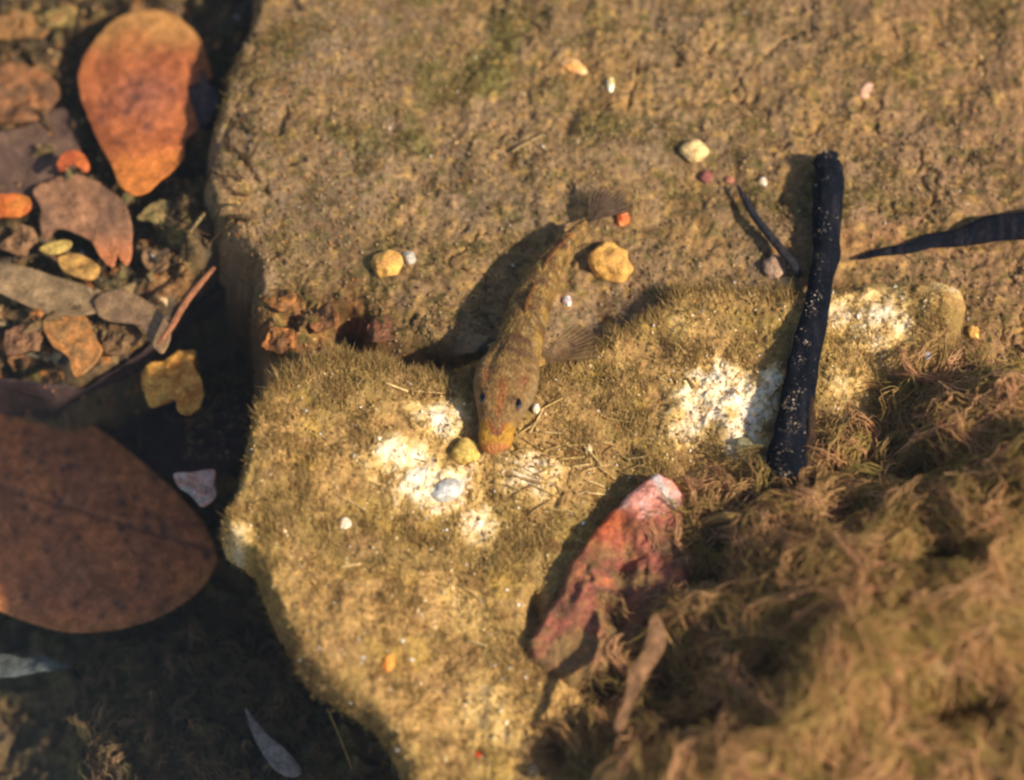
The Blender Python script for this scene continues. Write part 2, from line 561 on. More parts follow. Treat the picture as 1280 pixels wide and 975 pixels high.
def strands(x, y, z, ln, rad, dirn, spread, col, bend=0.4):
    """three-sided tapering filaments in two lengths, one mesh"""
    n = len(x)
    d = np.asarray(dirn, float) + RNG.normal(0, spread, (n, 3))
    d[:, 2] = np.abs(d[:, 2])
    d /= np.linalg.norm(d, axis=1)[:, None]
    d2 = d + RNG.normal(0, bend, (n, 3))
    d2 /= np.linalg.norm(d2, axis=1)[:, None]
    a = np.cross(d, RNG.normal(0, 1, (n, 3)))
    a /= np.linalg.norm(a, axis=1)[:, None]
    b = np.cross(d, a)
    p0 = np.stack([x, y, z - 0.02], -1)
    p1 = p0 + d * (ln * .5)[:, None]
    p2 = p1 + d2 * (ln * .5)[:, None]
    vs = []
    for k in range(3):
        o = (a * math.cos(k * 2.094) + b * math.sin(k * 2.094)) * rad[:, None]
        vs.append(p0 + o)
    for k in range(3):
        o = (a * math.cos(k * 2.094) + b * math.sin(k * 2.094)) * rad[:, None] * .8
        vs.append(p1 + o)
    vs.append(p2)
    V = np.stack(vs, 1)
    base = (np.arange(n) * 7)[:, None]
    F = []
    for k in range(3):
        j = (k + 1) % 3
        F += [[k, j, 3 + j], [k, 3 + j, 3 + k], [3 + k, 3 + j, 6]]
    F = (base[:, :, None] + np.array(F)[None]).reshape(-1, 3)
    return V.reshape(-1, 3), F, np.repeat(col, 7, 0)


def fuzz(name, pts, ln, rad, dirn, spread, colf, bend=.4, **kw):
    x, y, z = pts
    n = len(x)
    L = RNG.uniform(ln[0], ln[1], n) * (0.6 + 0.6 * ss(-.3, .4, noise(x, y, .8, 402)))
    R = RNG.uniform(rad[0], rad[1], n)
    V, F, c = strands(x, y, z, L, R, dirn, spread, colf(x, y, n), bend)
    return mesh_obj(name, V, F, M_FUZZ, c, smooth=False, centre=False, kind='stuff', **kw)


def rock_fuzz_col(x, y, n):
    c = mixc(C3(.48, .33, .15), C3(.31, .235, .09), RNG.random(n))
    c = mixc(c, C3(.70, .52, .26), (RNG.random(n) < .15) * .8)
    return c * RNG.uniform(.6, 1.3, n)[:, None]


def slab_fuzz_col(x, y, n):
    c = mixc(C3(.30, .21, .095), C3(.17, .145, .05), RNG.random(n))
    return c * RNG.uniform(.6, 1.3, n)[:, None]


def w_rock(x, y, z):
    r = h_rock(x, y) >= z - 1e-6
    return r * np.clip(0.04 + 1.0 * ss(-.2, .3, fbm(x, y, 1.2, 4, 411)), 0, 1) * (1 - .85 * np.clip(bare(x, y), 0, 1)) * (z > .2)


fuzz('algae_fuzz', scatter(120000, (255, 320, 1290, 1000), .6, w_rock), (.10, .32), (.005, .012), (.15, .55, .6), .3, rock_fuzz_col)
fuzz('algae_rim', scatter(90000, (255, 440, 620, 1010), .6,
                          lambda x, y, z: (h_rock(x, y) >= z - 1e-6) * ss(.55, .1, poly_sd(x, y, ROCK)) * .8 * (z > .0)),
     (.06, .2), (.005, .012), (-.35, -.1, .5), .6, rock_fuzz_col)
# longer tufts hanging off the rock's upper rim
fuzz('algae_fringe', scatter(60000, (290, 330, 1000, 560), .3,
                             lambda x, y, z: (h_rock(x, y) >= z - 1e-6) * ss(1.1, .3, poly_sd(x, y, ROCK)) * .8 * (z > -2)),
     (.2, .5), (.005, .010), (-.1, .75, .55), .35, rock_fuzz_col)
fuzz('silt_fuzz', scatter(80000, (235, -20, 1290, 470), 0,
                          lambda x, y, z: (h_slab(x, y) >= z - 1e-6) * np.clip(.05 + .95 * ss(-.05, .3, fbm(x, y, 1.6, 4, 202)), 0, 1) * .9),
     (.06, .24), (.005, .011), (.05, .3, .5), .5, slab_fuzz_col)
fuzz('rotting_plant_fibres', scatter(26000, (-15, -15, 500, 1000), -2.5, lambda x, y, z: (h_bed(x, y) >= z - 1e-6) * .8),
     (.15, .5), (.006, .018), (.0, .1, .25), .6, lambda x, y, n: mixc(C3(.10, .075, .04), C3(.22, .15, .08), RNG.random(n) ** 2) * RNG.uniform(.5, 1.3, n)[:, None])

OCT = np.array([[1, 0, 0], [-1, 0, 0], [0, 1, 0], [0, -1, 0], [0, 0, 1], [0, 0, -1]], float)
OCTF = np.array([[0, 2, 4], [2, 1, 4], [1, 3, 4], [3, 0, 4], [2, 0, 5], [1, 2, 5], [3, 1, 5], [0, 3, 5]])


def grains(name, pts, size, colf, lift=.3, elong=.4, **kw):
    x, y, z = pts
    n = len(x)
    s = size[0] + (size[1] - size[0]) * RNG.random(n) ** 3
    ax = RNG.uniform(1 - elong, 1 + elong, (n, 1, 3))
    q = RNG.normal(0, 1, (n, 3, 3))
    Q, _ = np.linalg.qr(q)
    V = (OCT[None] * ax * RNG.uniform(.7, 1.2, (n, 6, 1))) @ Q * s[:, None, None] + np.stack([x, y, z + s * lift], -1)[:, None]
    F = (np.arange(n)[:, None, None] * 6 + OCTF[None]).reshape(-1, 3)
    c = np.repeat(colf(x, y, n), 6, 0)
    return mesh_obj(name, V.reshape(-1, 3), F, M_GRAIN, c, smooth=False, centre=False, kind='stuff', **kw)


def pick(n, cols, ps):
    i = RNG.choice(len(cols), n, p=np.array(ps) / sum(ps))
    return np.array(cols)[i] * RNG.uniform(.7, 1.2, n)[:, None]


grains('silt_grains', scatter(46000, (235, -20, 1290, 470), 0, lambda x, y, z: (h_slab(x, y) >= z - 1e-6) * np.clip(.2 + ss(-.2, .3, fbm(x, y, 1.8, 3, 421)), 0, 1) * .8), (.012, .055),
       lambda x, y, n: pick(n, [(.25, .18, .10), (.31, .22, .12), (.15, .10, .055), (.50, .34, .17), (.62, .54, .42), (.42, .19, .09)], [46, 24, 24, 4, .8, 1.2]))
grains('rock_grains', scatter(40000, (255, 320, 1290, 1000), .6, lambda x, y, z: (h_rock(x, y) >= z - 1e-6) * .7 * (1 - .8 * np.clip(bare(x, y), 0, 1)) * (poly_sd(x, y, ROCK) > .22)), (.012, .05),
       lambda x, y, n: pick(n, [(.34, .23, .09), (.45, .32, .13), (.16, .10, .04), (.75, .6, .35), (.8, .78, .7), (.5, .22, .09)], [40, 25, 20, 8, 3, 2]))
grains('pale_crumbs', scatter(150000, (255, 320, 1290, 1000), .6, lambda x, y, z: (h_rock(x, y) >= z - 1e-6) * np.clip(bare(x, y) - .1, 0, 1) * .09 * (poly_sd(x, y, ROCK) > .22)), (.015, .06),
       lambda x, y, n: pick(n, [(.86, .74, .5), (.8, .62, .34), (.84, .78, .66), (.42, .28, .13)], [50, 30, 10, 14]))
grains('bed_crumbs', scatter(15000, (-15, -15, 500, 1000), -2.5, lambda x, y, z: (h_bed(x, y) >= z - 1e-6) * 1.0), (.015, .09),
       lambda x, y, n: pick(n, [(.09, .065, .04), (.18, .12, .07), (.28, .17, .08), (.5, .35, .18), (.5, .48, .42), (.4, .16, .06)], [45, 25, 15, 3, 1, 2]))


# ------------------------------------------------------------------ leaves and flat fragments
def leaf(name, pts, zf, colf, label, cat='leaf', m=M_LEAF, thick=.03, rel=.03, smooth_n=4, seed=0, rings=14, vein=None, ragged=0.03, group=None, zpx=None):
    """a thin solid sheet with the outline pts (photo places at mean height), height zf(px, py) and relief"""
    o = smooth_poly(pts, smooth_n) if smooth_n > 1 else np.array(pts, float)
    if ragged:
        c0 = o.mean(0)
        q = o - c0
        o = c0 + q * (1 + 1.6 * ragged * fbm(o[:, 0] + seed * 31, o[:, 1], 14, 4, 500 + seed, .7))[:, None]
    c0 = np.asarray(zpx, float) if zpx is not None else o.mean(0)
    tt = np.linspace(0, 1, rings + 1)[1:]
    px = np.concatenate([[c0[0]], (c0[0] + (o[:, 0] - c0[0])[None] * tt[:, None]).ravel()])
    py = np.concatenate([[c0[1]], (c0[1] + (o[:, 1] - c0[1])[None] * tt[:, None]).ravel()])
    rr = np.concatenate([[0], np.repeat(tt, len(o))])
    z = np.array([zf(a, b) for a, b in zip(px, py)])
    W = np.array([P(a, b, c) for a, b, c in zip(px, py, z)])
    W[:, 2] += rel * fbm(W[:, 0], W[:, 1], .9, 5, 520 + seed, .6)
    vv = vein(px, py) if vein is not None else np.zeros(len(px))
    W[:, 2] += vv * .03
    col = colf(px, py, W, rr, vv)
    n, k = len(o), rings
    F3, F4 = [], []
    for i in range(n):
        F3.append([0, 1 + i, 1 + (i + 1) % n])
    for r in range(k - 1):
        for i in range(n):
            a, b = 1 + r * n + i, 1 + r * n + (i + 1) % n
            F4.append([a, a + n, b + n, b])
    nt_ = len(W)
    Wb = W.copy()
    Wb[:, 2] -= thick
    if thick > 1:                                 # a lump that narrows towards its foot
        cc = W[:, :2].mean(0)
        Wb[:, :2] = cc + (W[:, :2] - cc) * .45 + np.array([.1, .5 * thick])
    F3b = [[a + nt_, c + nt_, b + nt_] for a, b, c in F3]
    F4b = [[a + nt_, d + nt_, c + nt_, b + nt_] for a, b, c, d in F4]
    e0 = 1 + (k - 1) * n
    side = [[e0 + i, e0 + i + nt_, e0 + (i + 1) % n + nt_, e0 + (i + 1) % n] for i in range(n)]
    return mesh_obj(name, np.vstack([W, Wb]), [np.array(F3 + F3b), np.array(F4 + F4b + side)], m, np.vstack([col, col]), label=label, cat=cat, group=group)


def flat(z, gx=0.0, gy=0.0, cx=0, cy=0):
    return lambda a, b: z + gx * (a - cx) / 58 + gy * (b - cy) / 58


def lcol(c1, c2, s=.6, seed=0, extra=None):
    c1, c2 = C3(*c1), C3(*c2)

    def f(px, py, W, rr, vv):
        c = mixc(c1, c2, ss(-.25, .35, fbm(W[:, 0], W[:, 1], s, 4, 540 + seed)))
        c = c * (1 + .2 * fbm(W[:, 0], W[:, 1], s * .3, 2, 560 + seed))[:, None]
        if extra is not None:
            c = extra(c, px, py, W, rr, vv)
        return c
    return f


# the large smooth leaf at the left
def vein_big(px, py):
    v = np.zeros(len(px))
    # midrib from (-60,600) to (270,690)
    ax, ay, bx, by = -60, 590, 272, 690
    L = math.hypot(bx - ax, by - ay)
    t = ((px - ax) * (bx - ax) + (py - ay) * (by - ay)) / L
    d = ((px - ax) * -(by - ay) + (py - ay) * (bx - ax)) / L
    v += -1.2 * np.exp(-(d / 3.0) ** 2)
    for k in range(8):
        t0 = 20 + k * 38
        for s in (-1, 1):
            dd = (t - t0) - np.abs(d) * .9 - 4 * np.sin(d / 18)
            v += .55 * np.exp(-(dd / 3.2) ** 2) * (d * s > 0) * ss(150, 60, np.abs(d))
    return v


spots = [(random.uniform(0, 265), random.uniform(525, 785), random.uniform(1.6, 4.2)) for _ in range(95)]


def big_extra(c, px, py, W, rr, vv):
    c = mixc(c, C3(.46, .17, .075), ss(.2, .55, fbm(W[:, 0], W[:, 1], 1.1, 3, 571)) * .6)
    c = mixc(c, C3(.42, .20, .085), ss(.84, 1, rr) * .55)
    c = mixc(c, C3(.36, .17, .10), ss(0.2, .6, fbm(W[:, 0], W[:, 1], 1.9, 3, 572)) * .5)
    for a, b, r in spots:
        c = mixc(c, C3(.035, .035, .04), .9 * np.exp(-((px - a) ** 2 + (py - b) ** 2) / r ** 2 / 1.6))
    c = mixc(c, C3(.10, .06, .045), np.clip(-vv, 0, 1) * .5)
    return c


leaf('fallen_leaf', [(-70, 560), (-20, 522), (30, 514), (85, 520), (130, 540), (175, 575), (220, 615), (252, 650), (270, 688), (268, 712), (240, 745),
                     (195, 772), (140, 787), (90, 790), (45, 780), (0, 764), (-50, 740), (-95, 700), (-100, 620)],
     lambda a, b: -4.75 - .25 * ((a - 100) / 170) ** 2 - .002 * (b - 650), lcol((.36, .15, .08), (.48, .19, .09), 1.2, 1, big_extra),
     'large smooth reddish brown oval leaf with dark specks, cut off by the left edge', rings=60, smooth_n=8, ragged=0, vein=vein_big, rel=.07, seed=1, thick=.04)


def top_extra(c, px, py, W, rr, vv):
    c = mixc(c, C3(.56, .22, .075), ss(175, 215, py + 20 * noise(px, py, 30, 3)) * .7)
    c = mixc(c, C3(.36, .21, .085), ss(90, 20, py + 15 * noise(px, py, 30, 4)) * .8)
    c = mixc(c, C3(.24, .10, .065), np.exp(-((px - 180) / 45) ** 2 - ((py - 118) / 36) ** 2) * .9)
    for a, b, r in ((176, 105, 4), (170, 122, 5), (183, 158, 6), (130, 132, 5), (150, 178, 5), (158, 140, 4), (214, 112, 4), (128, 150, 5)):
        c = mixc(c, C3(.07, .045, .04), .75 * np.exp(-((px - a) ** 2 + (py - b) ** 2) / r ** 2))
    return c


leaf('torn_leaf', [(112, 58), (140, 26), (185, 12), (222, 20), (246, 44), (262, 80), (264, 98), (246, 92), (229, 92), (235, 116), (243, 142), (248, 160),
                   (232, 176), (228, 200), (205, 222), (176, 243), (152, 234), (140, 208), (120, 170), (104, 132), (97, 95)],
     lambda a, b: -.95 + .0012 * (b - 120) - .00003 * (a - 175) ** 2, lcol((.29, .10, .048), (.40, .145, .065), .9, 2, top_extra),
     'orange brown leaf with a torn notch in its right edge, beside the silty slab', rings=34, smooth_n=5, ragged=.02, rel=.10, seed=2, zpx=(175, 125))
leaf('leaf_scrap', [(228, 92), (252, 90), (262, 106), (274, 122), (262, 152), (246, 158), (238, 125)], flat(-1.15), lcol((.06, .04, .045), (.11, .07, .06), .5, 3),
     'dark purple scrap showing through the notch of the torn orange leaf', rel=.03, seed=3, smooth_n=3)
leaf('decayed_leaf', [(-40, 95), (0, 80), (38, 85), (66, 100), (75, 118), (64, 136), (42, 152), (12, 152), (-30, 140)],
     flat(-1.4), lcol((.14, .08, .045), (.32, .15, .07), .45, 4), 'rounded rusty brown decaying leaf at the left edge beside the torn orange leaf', rel=.3, seed=4, ragged=.06)
leaf('leaf_skin', [(-30, 175), (30, 158), (70, 135), (95, 150), (98, 205), (70, 235), (50, 262), (20, 250), (-30, 240)], flat(-1.5),
     lcol((.13, .085, .065), (.2, .13, .09), 1.2, 5), 'thin dim grey brown leaf skin between the round rusty leaf and the taupe leaf', m=M_THIN, rel=.12, seed=5)
leaf('taupe_leaf', [(42, 240), (66, 222), (95, 218), (122, 226), (148, 246), (163, 272), (165, 312), (158, 332), (148, 318), (141, 334), (126, 322), (112, 300),
                    (88, 288), (70, 286), (58, 300), (50, 285), (50, 260)],
     flat(-1.25, .1, 0, 100, 270), lcol((.20, .12, .075), (.28, .155, .09), 1.4, 6,
                                        lambda c, px, py, W, rr, vv: mixc(c, C3(.55, .2, .09), ss(285, 325, py) * .6)),
     'taupe translucent leaf with a forked rusty tip, below the torn orange leaf', rel=.2, seed=6, m=M_LEAF, zpx=(95, 255), rings=20)
leaf('curled_leaf', [(70, 205), (78, 192), (92, 187), (105, 194), (112, 210), (104, 214), (95, 204), (84, 204), (76, 214)], flat(-.9),
     lcol((.36, .10, .05), (.45, .14, .06), .4, 7), 'small bright red brown curl above the taupe leaf', rel=.05, seed=7, smooth_n=3, thick=.06)
leaf('orange_leaf', [(-30, 250), (0, 243), (25, 243), (38, 250), (36, 262), (20, 270), (0, 270), (-30, 276)], flat(-1.0),
     lcol((.42, .13, .05), (.5, .2, .07), .4, 8), 'small bright orange leaf tip poking in at the left edge', rel=.08, seed=8, thick=.12)
leaf('narrow_leaf', [(-60, 318), (0, 326), (50, 340), (105, 356), (150, 372), (120, 390), (80, 396), (45, 386), (0, 366), (-60, 345)],
     flat(-1.25, -.05, 0, 50, 350), lcol((.18, .13, .075), (.25, .175, .10), 1.0, 9), 'long pale grey brown leaf blade coming in from the left edge', rel=.2, seed=9)
leaf('ragged_leaf', [(118, 372), (150, 362), (185, 378), (205, 396), (214, 418), (204, 442), (190, 430), (196, 412), (172, 405), (140, 402), (122, 392)],
     flat(-1.2, .15, 0, 160, 390), lcol((.20, .13, .08), (.27, .18, .10), .7, 10), 'ragged taupe leaf remnant at the end of the pale grey blade', rel=.10, seed=10, ragged=.04)
leaf('yellow_leaf_scrap', [(48, 312), (62, 304), (80, 300), (90, 303), (84, 312), (66, 318)], flat(-.92), lcol((.45, .33, .12), (.38, .26, .1), .3, 11),
     'pale yellow sliver on the debris under the taupe leaf', rel=.05, seed=11, thick=.05, smooth_n=3)
leaf('granular_scrap', [(72, 322), (95, 316), (115, 324), (125, 338), (116, 350), (98, 348), (80, 340)], flat(-1.0), lcol((.45, .27, .1), (.28, .17, .07), .2, 12),
     'golden crumbly scrap with a beaded edge above the pale grey blade', rel=.25, seed=12, thick=.08, ragged=.12)
leaf('rusty_leaf_scrap', [(52, 400), (80, 388), (108, 396), (118, 420), (128, 438), (110, 462), (92, 468), (84, 445), (66, 432)], flat(-1.35),
     lcol((.42, .2, .08), (.22, .13, .06), .4, 13), 'rusty brown leaf scrap under the pale grey blade', rel=.14, seed=13, ragged=.06, thick=.05)
for q_, (a, b, ra, rb, lab, c1, c2) in enumerate((
        (20, 30, 34, 20, 'rust coloured leaf remnant in the top left corner', (.26, .14, .06), (.16, .10, .05)),
        (75, 22, 26, 15, 'olive brown leaf remnant between the top left corner and the torn orange leaf', (.20, .15, .06), (.30, .18, .08)),
        (200, 268, 26, 14, 'silt coated olive brown scrap below the tip of the torn orange leaf', (.20, .16, .07), (.28, .19, .09)),
        (195, 322, 22, 18, 'brown crumpled scrap above the reddish twig', (.24, .15, .08), (.16, .10, .06)),
        (150, 425, 26, 20, 'dark brown crumpled scrap left of the lit orange lump', (.20, .12, .06), (.12, .08, .045)),
        (28, 425, 32, 20, 'dark rusty scrap at the left edge under the pale blade', (.18, .10, .055), (.12, .07, .045)),
        (25, 300, 26, 16, 'brown scrap at the left edge below the bright orange leaf tip', (.26, .15, .08), (.18, .11, .06)),
        (282, 300, 22, 13, 'olive brown scrap touching the left edge of the silty slab', (.22, .17, .08), (.28, .19, .09)),
        (348, 372, 26, 16, 'rusty flake on the front left corner of the silty slab, uppermost of three', (.30, .14, .055), (.14, .08, .04)),
        (352, 425, 24, 20, 'rusty flake hanging over the corner of the silty slab towards the dark leaf', (.34, .15, .06), (.15, .08, .04)),
        (408, 398, 24, 15, 'dark rusty flake on the slab corner, next to the gap before the mossy rock', (.24, .11, .05), (.12, .07, .04)),
        (478, 412, 22, 17, 'dark reddish flake on the slab edge left of the fish shadow', (.20, .09, .05), (.12, .065, .04)))):
    ang = [q * 2 * math.pi / 9 for q in range(9)]
    zq = -.12 if a > 315 else (-1.15 if b < 350 else -1.45)
    rs = [random.uniform(.65, 1.25) for _ in ang]
    leaf('leaf_remnant', [(a + ra * k * math.cos(t), b + rb * k * math.sin(t)) for t, k in zip(ang, rs)], flat(zq),
         lcol(c1, c2, .35, 50 + q_), lab, rel=.4, seed=50 + q_, ragged=.14, thick=.06, rings=16)
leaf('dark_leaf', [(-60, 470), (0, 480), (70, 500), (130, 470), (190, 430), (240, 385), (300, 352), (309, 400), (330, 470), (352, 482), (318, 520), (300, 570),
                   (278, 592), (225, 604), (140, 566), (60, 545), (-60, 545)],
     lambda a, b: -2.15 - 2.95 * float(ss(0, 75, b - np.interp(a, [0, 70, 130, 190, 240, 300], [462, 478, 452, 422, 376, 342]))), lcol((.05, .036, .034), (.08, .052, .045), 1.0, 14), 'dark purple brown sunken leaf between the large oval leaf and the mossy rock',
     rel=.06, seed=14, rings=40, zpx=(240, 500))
leaf('orange_lump', [(176, 470), (186, 455), (205, 450), (222, 438), (244, 438), (240, 455), (252, 478), (253, 498), (245, 514), (232, 522), (221, 512), (220, 500),
                     (205, 500), (190, 508), (180, 492)], lambda a, b: -1.75 - .00022 * ((a - 222) ** 2 + (b - 480) ** 2) * .5,
     lcol((.75, .42, .14), (.60, .27, .09), .3, 15), 'lit orange lumpy leaf fragment standing on the dark purple leaf', rel=.4, seed=15, thick=2.9, ragged=.06, rings=20, zpx=(220, 478))
leaf('pink_leaf_scrap', [(218, 592), (240, 590), (268, 587), (267, 604), (270, 622), (254, 635), (244, 626), (234, 616), (222, 608)], flat(-2.7),
     lcol((.75, .42, .30), (.72, .6, .5), .25, 16), 'pale pink fragment wedged at the upper edge of the large oval leaf', rel=.14, seed=16, thick=1.7, ragged=.03)
leaf('pale_leaf_blade', [(306, 884), (318, 900), (336, 920), (358, 938), (376, 962), (366, 972), (344, 962), (326, 938), (314, 912)], flat(-5.1),
     lcol((.30, .26, .22), (.22, .18, .15), .6, 19), 'slender pale grey leaf blade lying in the shade at the bottom left', rel=.03, seed=19)
leaf('bluish_leaf', [(-30, 822), (5, 816), (30, 822), (48, 818), (70, 826), (88, 830), (66, 838), (40, 842), (10, 846), (-30, 842)], flat(-5.2),
     lcol((.13, .15, .14), (.05, .055, .045), .8, 20), 'faint bluish grey leaf scrap below the large oval leaf', m=M_THIN, rel=.3, seed=20, ragged=.08)
leaf('white_leaf_scrap', [(374, 478), (384, 464), (396, 458), (398, 466), (386, 478), (376, 484)], flat(.1), lcol((.7, .72, .55), (.6, .55, .35), .3, 21),
     'small whitish chip on the upper left rim of the mossy rock', cat='chip', rel=.04, seed=21, thick=.06, smooth_n=2)


def ico(n=2):
    import bmesh
    bm = bmesh.new()
    bmesh.ops.create_icosphere(bm, subdivisions=n, radius=1)
    V = np.array([v.co[:] for v in bm.verts])
    F = np.array([[v.index for v in f.verts] for f in bm.faces])
    bm.free()
    return V, F


ICO3 = ico(4)


# ------------------------------------------------------------------ sticks
def tube(path, radii, sides=14, flat_=1.0, seed=0, rough=.12, cap=True):
    """lofted tube; returns V, F3, F4"""
    path = np.asarray(path, float)
    n = len(path)
    T = np.gradient(path, axis=0)
    T /= np.linalg.norm(T, axis=1)[:, None]
    up = np.array([0, 0, 1.0])
    S = np.cross(T, up)
    S /= np.linalg.norm(S, axis=1)[:, None] + 1e-9
    U = np.cross(S, T)
    th = np.linspace(0, 2 * np.pi, sides, endpoint=False)
    r = np.asarray(radii)[:, None] * (1 + rough * .5 * noise(np.arange(n)[:, None] * .11, th[None] * 1.3, 1, 600 + seed) + rough * .7 * noise(np.arange(n)[:, None] * .05, th[None] * 4, 1, 610 + seed))
    V = path[:, None] + r[..., None] * (np.cos(th)[None, :, None] * S[:, None] + flat_ * np.sin(th)[None, :, None] * U[:, None])
    V = V.reshape(-1, 3)
    i = np.arange(n - 1)[:, None] * sides
    j = np.arange(sides)[None]
    F4 = np.stack([i + j, i + (j + 1) % sides, i + sides + (j + 1) % sides, i + sides + j], -1).reshape(-1, 4)
    F3 = []
    if cap:
        V = np.vstack([V, path[0], path[-1]])
        a, b = n * sides, n * sides + 1
        for k in range(sides):
            F3.append([a, (k + 1) % sides, k])
            F3.append([b, (n - 1) * sides + k, (n - 1) * sides + (k + 1) % sides])
    return V, np.array(F3).reshape(-1, 3), F4


def stick(name, pts, label, c1, c2, cat='stick', sides=16, flat_=.85, seed=0, rough=.12, parent=None, m=M_WOOD, group=None):
    """pts: (px, py, z, radius_px)"""
    p = smooth_path([[*P(a, b, c), r / 58.0] for a, b, c, r in pts], 14)
    V, F3, F4 = tube(p[:, :3], p[:, 3], sides, flat_, seed, rough)
    c = mixc(C3(*c1), C3(*c2), ss(.0, .45, fbm(V[:, 0] * 6, V[:, 1] * .8, 1.0, 4, 620 + seed)))
    return mesh_obj(name, V, [F3, F4], m, c, label=label, cat=cat, parent=parent, group=group)


zs1 = float(on(985, 585)[2])
root = empty('charred_stick', P(985, 600, .8), 'thick black waterlogged stick standing out over the mossy rock, end cut square', 'stick')
st = [(1032, 195, 0.34, 15), (1033, 199, 0.34, 16.5), (1036, 215, 0.37, 17.5), (1037, 240, 0.42, 18.5), (1033, 300, 0.38, 16), (1030, 330, 0.46, 17), (1020, 385, 0.63, 16.5), (1008, 440, 0.78, 18.5), (1000, 480, 0.86, 19.5),
      (991, 530, 0.90, 22), (987, 565, 0.90, 25), (984, 605, 0.88, 26)]
shaft = stick('shaft', st, None, (.007, .0085, .013), (.018, .018, .022), cat=None, sides=22, seed=1, rough=.3, parent=root)
stick('splinter', [(1012, 480, .95, 2), (1014, 530, 1.0, 6), (1010, 580, 1.0, 8), (1004, 600, .95, 6)], None, (.05, .032, .02), (.12, .075, .045), cat=None, seed=2, parent=root)
# silt specks settled on the stick
sp = smooth_path([[*P(a, b, c), r / 58.0] for a, b, c, r in st], 14)
k = (8 + (len(sp) - 9) * RNG.random(1300) ** .7).astype(int)
u = RNG.normal(-.2, .45, 1300).clip(-.95, .95)
gx_, gy_ = sp[k, 0] + u * sp[k, 3] + RNG.normal(0, .02, 1300), sp[k, 1] + RNG.uniform(-.1, .1, 1300)
gz_ = sp[k, 2] + .87 * sp[k, 3] * np.sqrt(1 - u * u)
n = 1300
s = (.006 + .022 * RNG.random(n) ** 4) * (.35 + .9 * ss(-.2, .4, noise(gx_, gy_, .5, 44)))
Q, _ = np.linalg.qr(RNG.normal(0, 1, (n, 3, 3)))
V = (OCT[None] * RNG.uniform(.6, 1.4, (n, 1, 3))) @ Q * s[:, None, None] + np.stack([gx_, gy_, gz_], -1)[:, None]
F = (np.arange(n)[:, None, None] * 6 + OCTF[None]).reshape(-1, 3)
mesh_obj('silt_speck', V.reshape(-1, 3), F, M_GRAIN, np.repeat(pick(n, [(.50, .42, .32), (.24, .20, .16), (.12, .10, .08)], [2, 3, 4]), 6, 0), parent=root, smooth=False, kind='stuff')

bm_ = bpy.data.materials.new('air_bubble_film')
bm_.use_nodes = True
bb = bm_.node_tree.nodes['Principled BSDF']
bb.inputs['Base Color'].default_value = (.35, .30, .22, 1)
bb.inputs['Roughness'].default_value = .05
bb.inputs['Transmission Weight'].default_value = .85
bb.inputs['IOR'].default_value = 1.25
V_, F_ = ICO3
p_ = on(665, 965, .3)
mesh_obj('air_bubble', V_ * .15 * np.array([1, 1, .8]) + p_ + np.array([0, 0, .08]), F_, bm_, label='tiny round air bubble with a dark rim at the bottom edge of the mossy rock', cat='bubble')
stick('thin_twig', [(922, 232, .12, 2), (932, 250, .22, 4.5), (945, 272, .28, 5), (965, 298, .3, 5.5), (988, 326, .32, 6), (1000, 345, .3, 5)],
      'short thin dark twig leaning towards the black stick', (.03, .03, .035), (.07, .05, .04), cat='twig', seed=3)
stick('dark_band', [(1072, 323, .06, 2.5), (1100, 316, .12, 5), (1135, 311, .12, 7), (1165, 301, .05, 10), (1200, 297, .1, 13), (1240, 286, .2, 18), (1290, 281, .3, 20), (1360, 266, .4, 22)],
      'dark tapering band entering from the right edge behind the mossy rock', (.008, .009, .014), (.022, .02, .022), cat='branch', seed=4, flat_=.5, rough=.16)  # flattened dark tube, thinning towards the left
stick('reddish_twig', [(268, 334, -.55, 2.5), (250, 355, -.6, 4), (232, 378, -.62, 4.5), (214, 408, -.7, 4.5), (198, 430, -.9, 3)],
      'thin reddish brown twig slanting over the leaf debris at the left', (.34, .16, .09), (.22, .12, .07), cat='twig', seed=5)
stick('pale_straw', [(640, 190, .02, 1.5), (652, 182, .05, 2.4), (668, 174, .05, 2.4), (680, 168, .03, 1.5)], 'short pale straw on the silty slab above the fish',
      (.4, .29, .15), (.3, .2, .1), cat='straw', seed=6)
for (a, b, c, d, lab) in ((256, 266, 230, 300, 'thin straw bridging the gap beside the left edge of the silty slab'),):
    stick('grass_straw', [(a, b, -.4, 2), ((a + c) / 2, (b + d) / 2, -.5, 2.2), (c, d, -.7, 1.5)], lab, (.32, .24, .12), (.22, .15, .08), cat='straw', seed=8)
# many short straws crossing the rock by the fish head and red stone: nobody could count them
Vs, Fs3, Fs4, Cs, off = [], [], [], [], 0
for i in range(80):
    if i < 55:
        a, b = random.uniform(640, 800), random.gauss(585, 32)
    else:
        a, b = random.uniform(420, 1000), random.uniform(460, 960)
    p = on(a, b, .6)
    an = random.gauss(2.75 if random.random() < .6 else .3, .45)
    L = random.uniform(.25, .7)
    q = np.array([[p[0] + math.cos(an) * L * t, p[1] + math.sin(an) * L * t, 0] for t in (-.5, 0, .5)])
    q[:, 2] = surf(q[:, 0], q[:, 1]) + .05
    q[1, 2] = max(q[1, 2], (q[0, 2] + q[2, 2]) / 2)
    q = smooth_path(q, 3)
    V, F3, F4 = tube(q, np.full(len(q), random.uniform(.012, .03)), 5, 1, i)
    Vs.append(V)
    Fs3.append(F3 + off)
    Fs4.append(F4 + off)
    Cs.append(np.tile(C3(*random.choice([(.42, .30, .13), (.30, .2, .09), (.55, .40, .2)])), (len(V), 1)))
    off += len(V)
mesh_obj('plant_litter', np.vstack(Vs), [np.vstack(Fs3), np.vstack(Fs4)], M_LEAF, np.vstack(Cs), kind='stuff', centre=False)


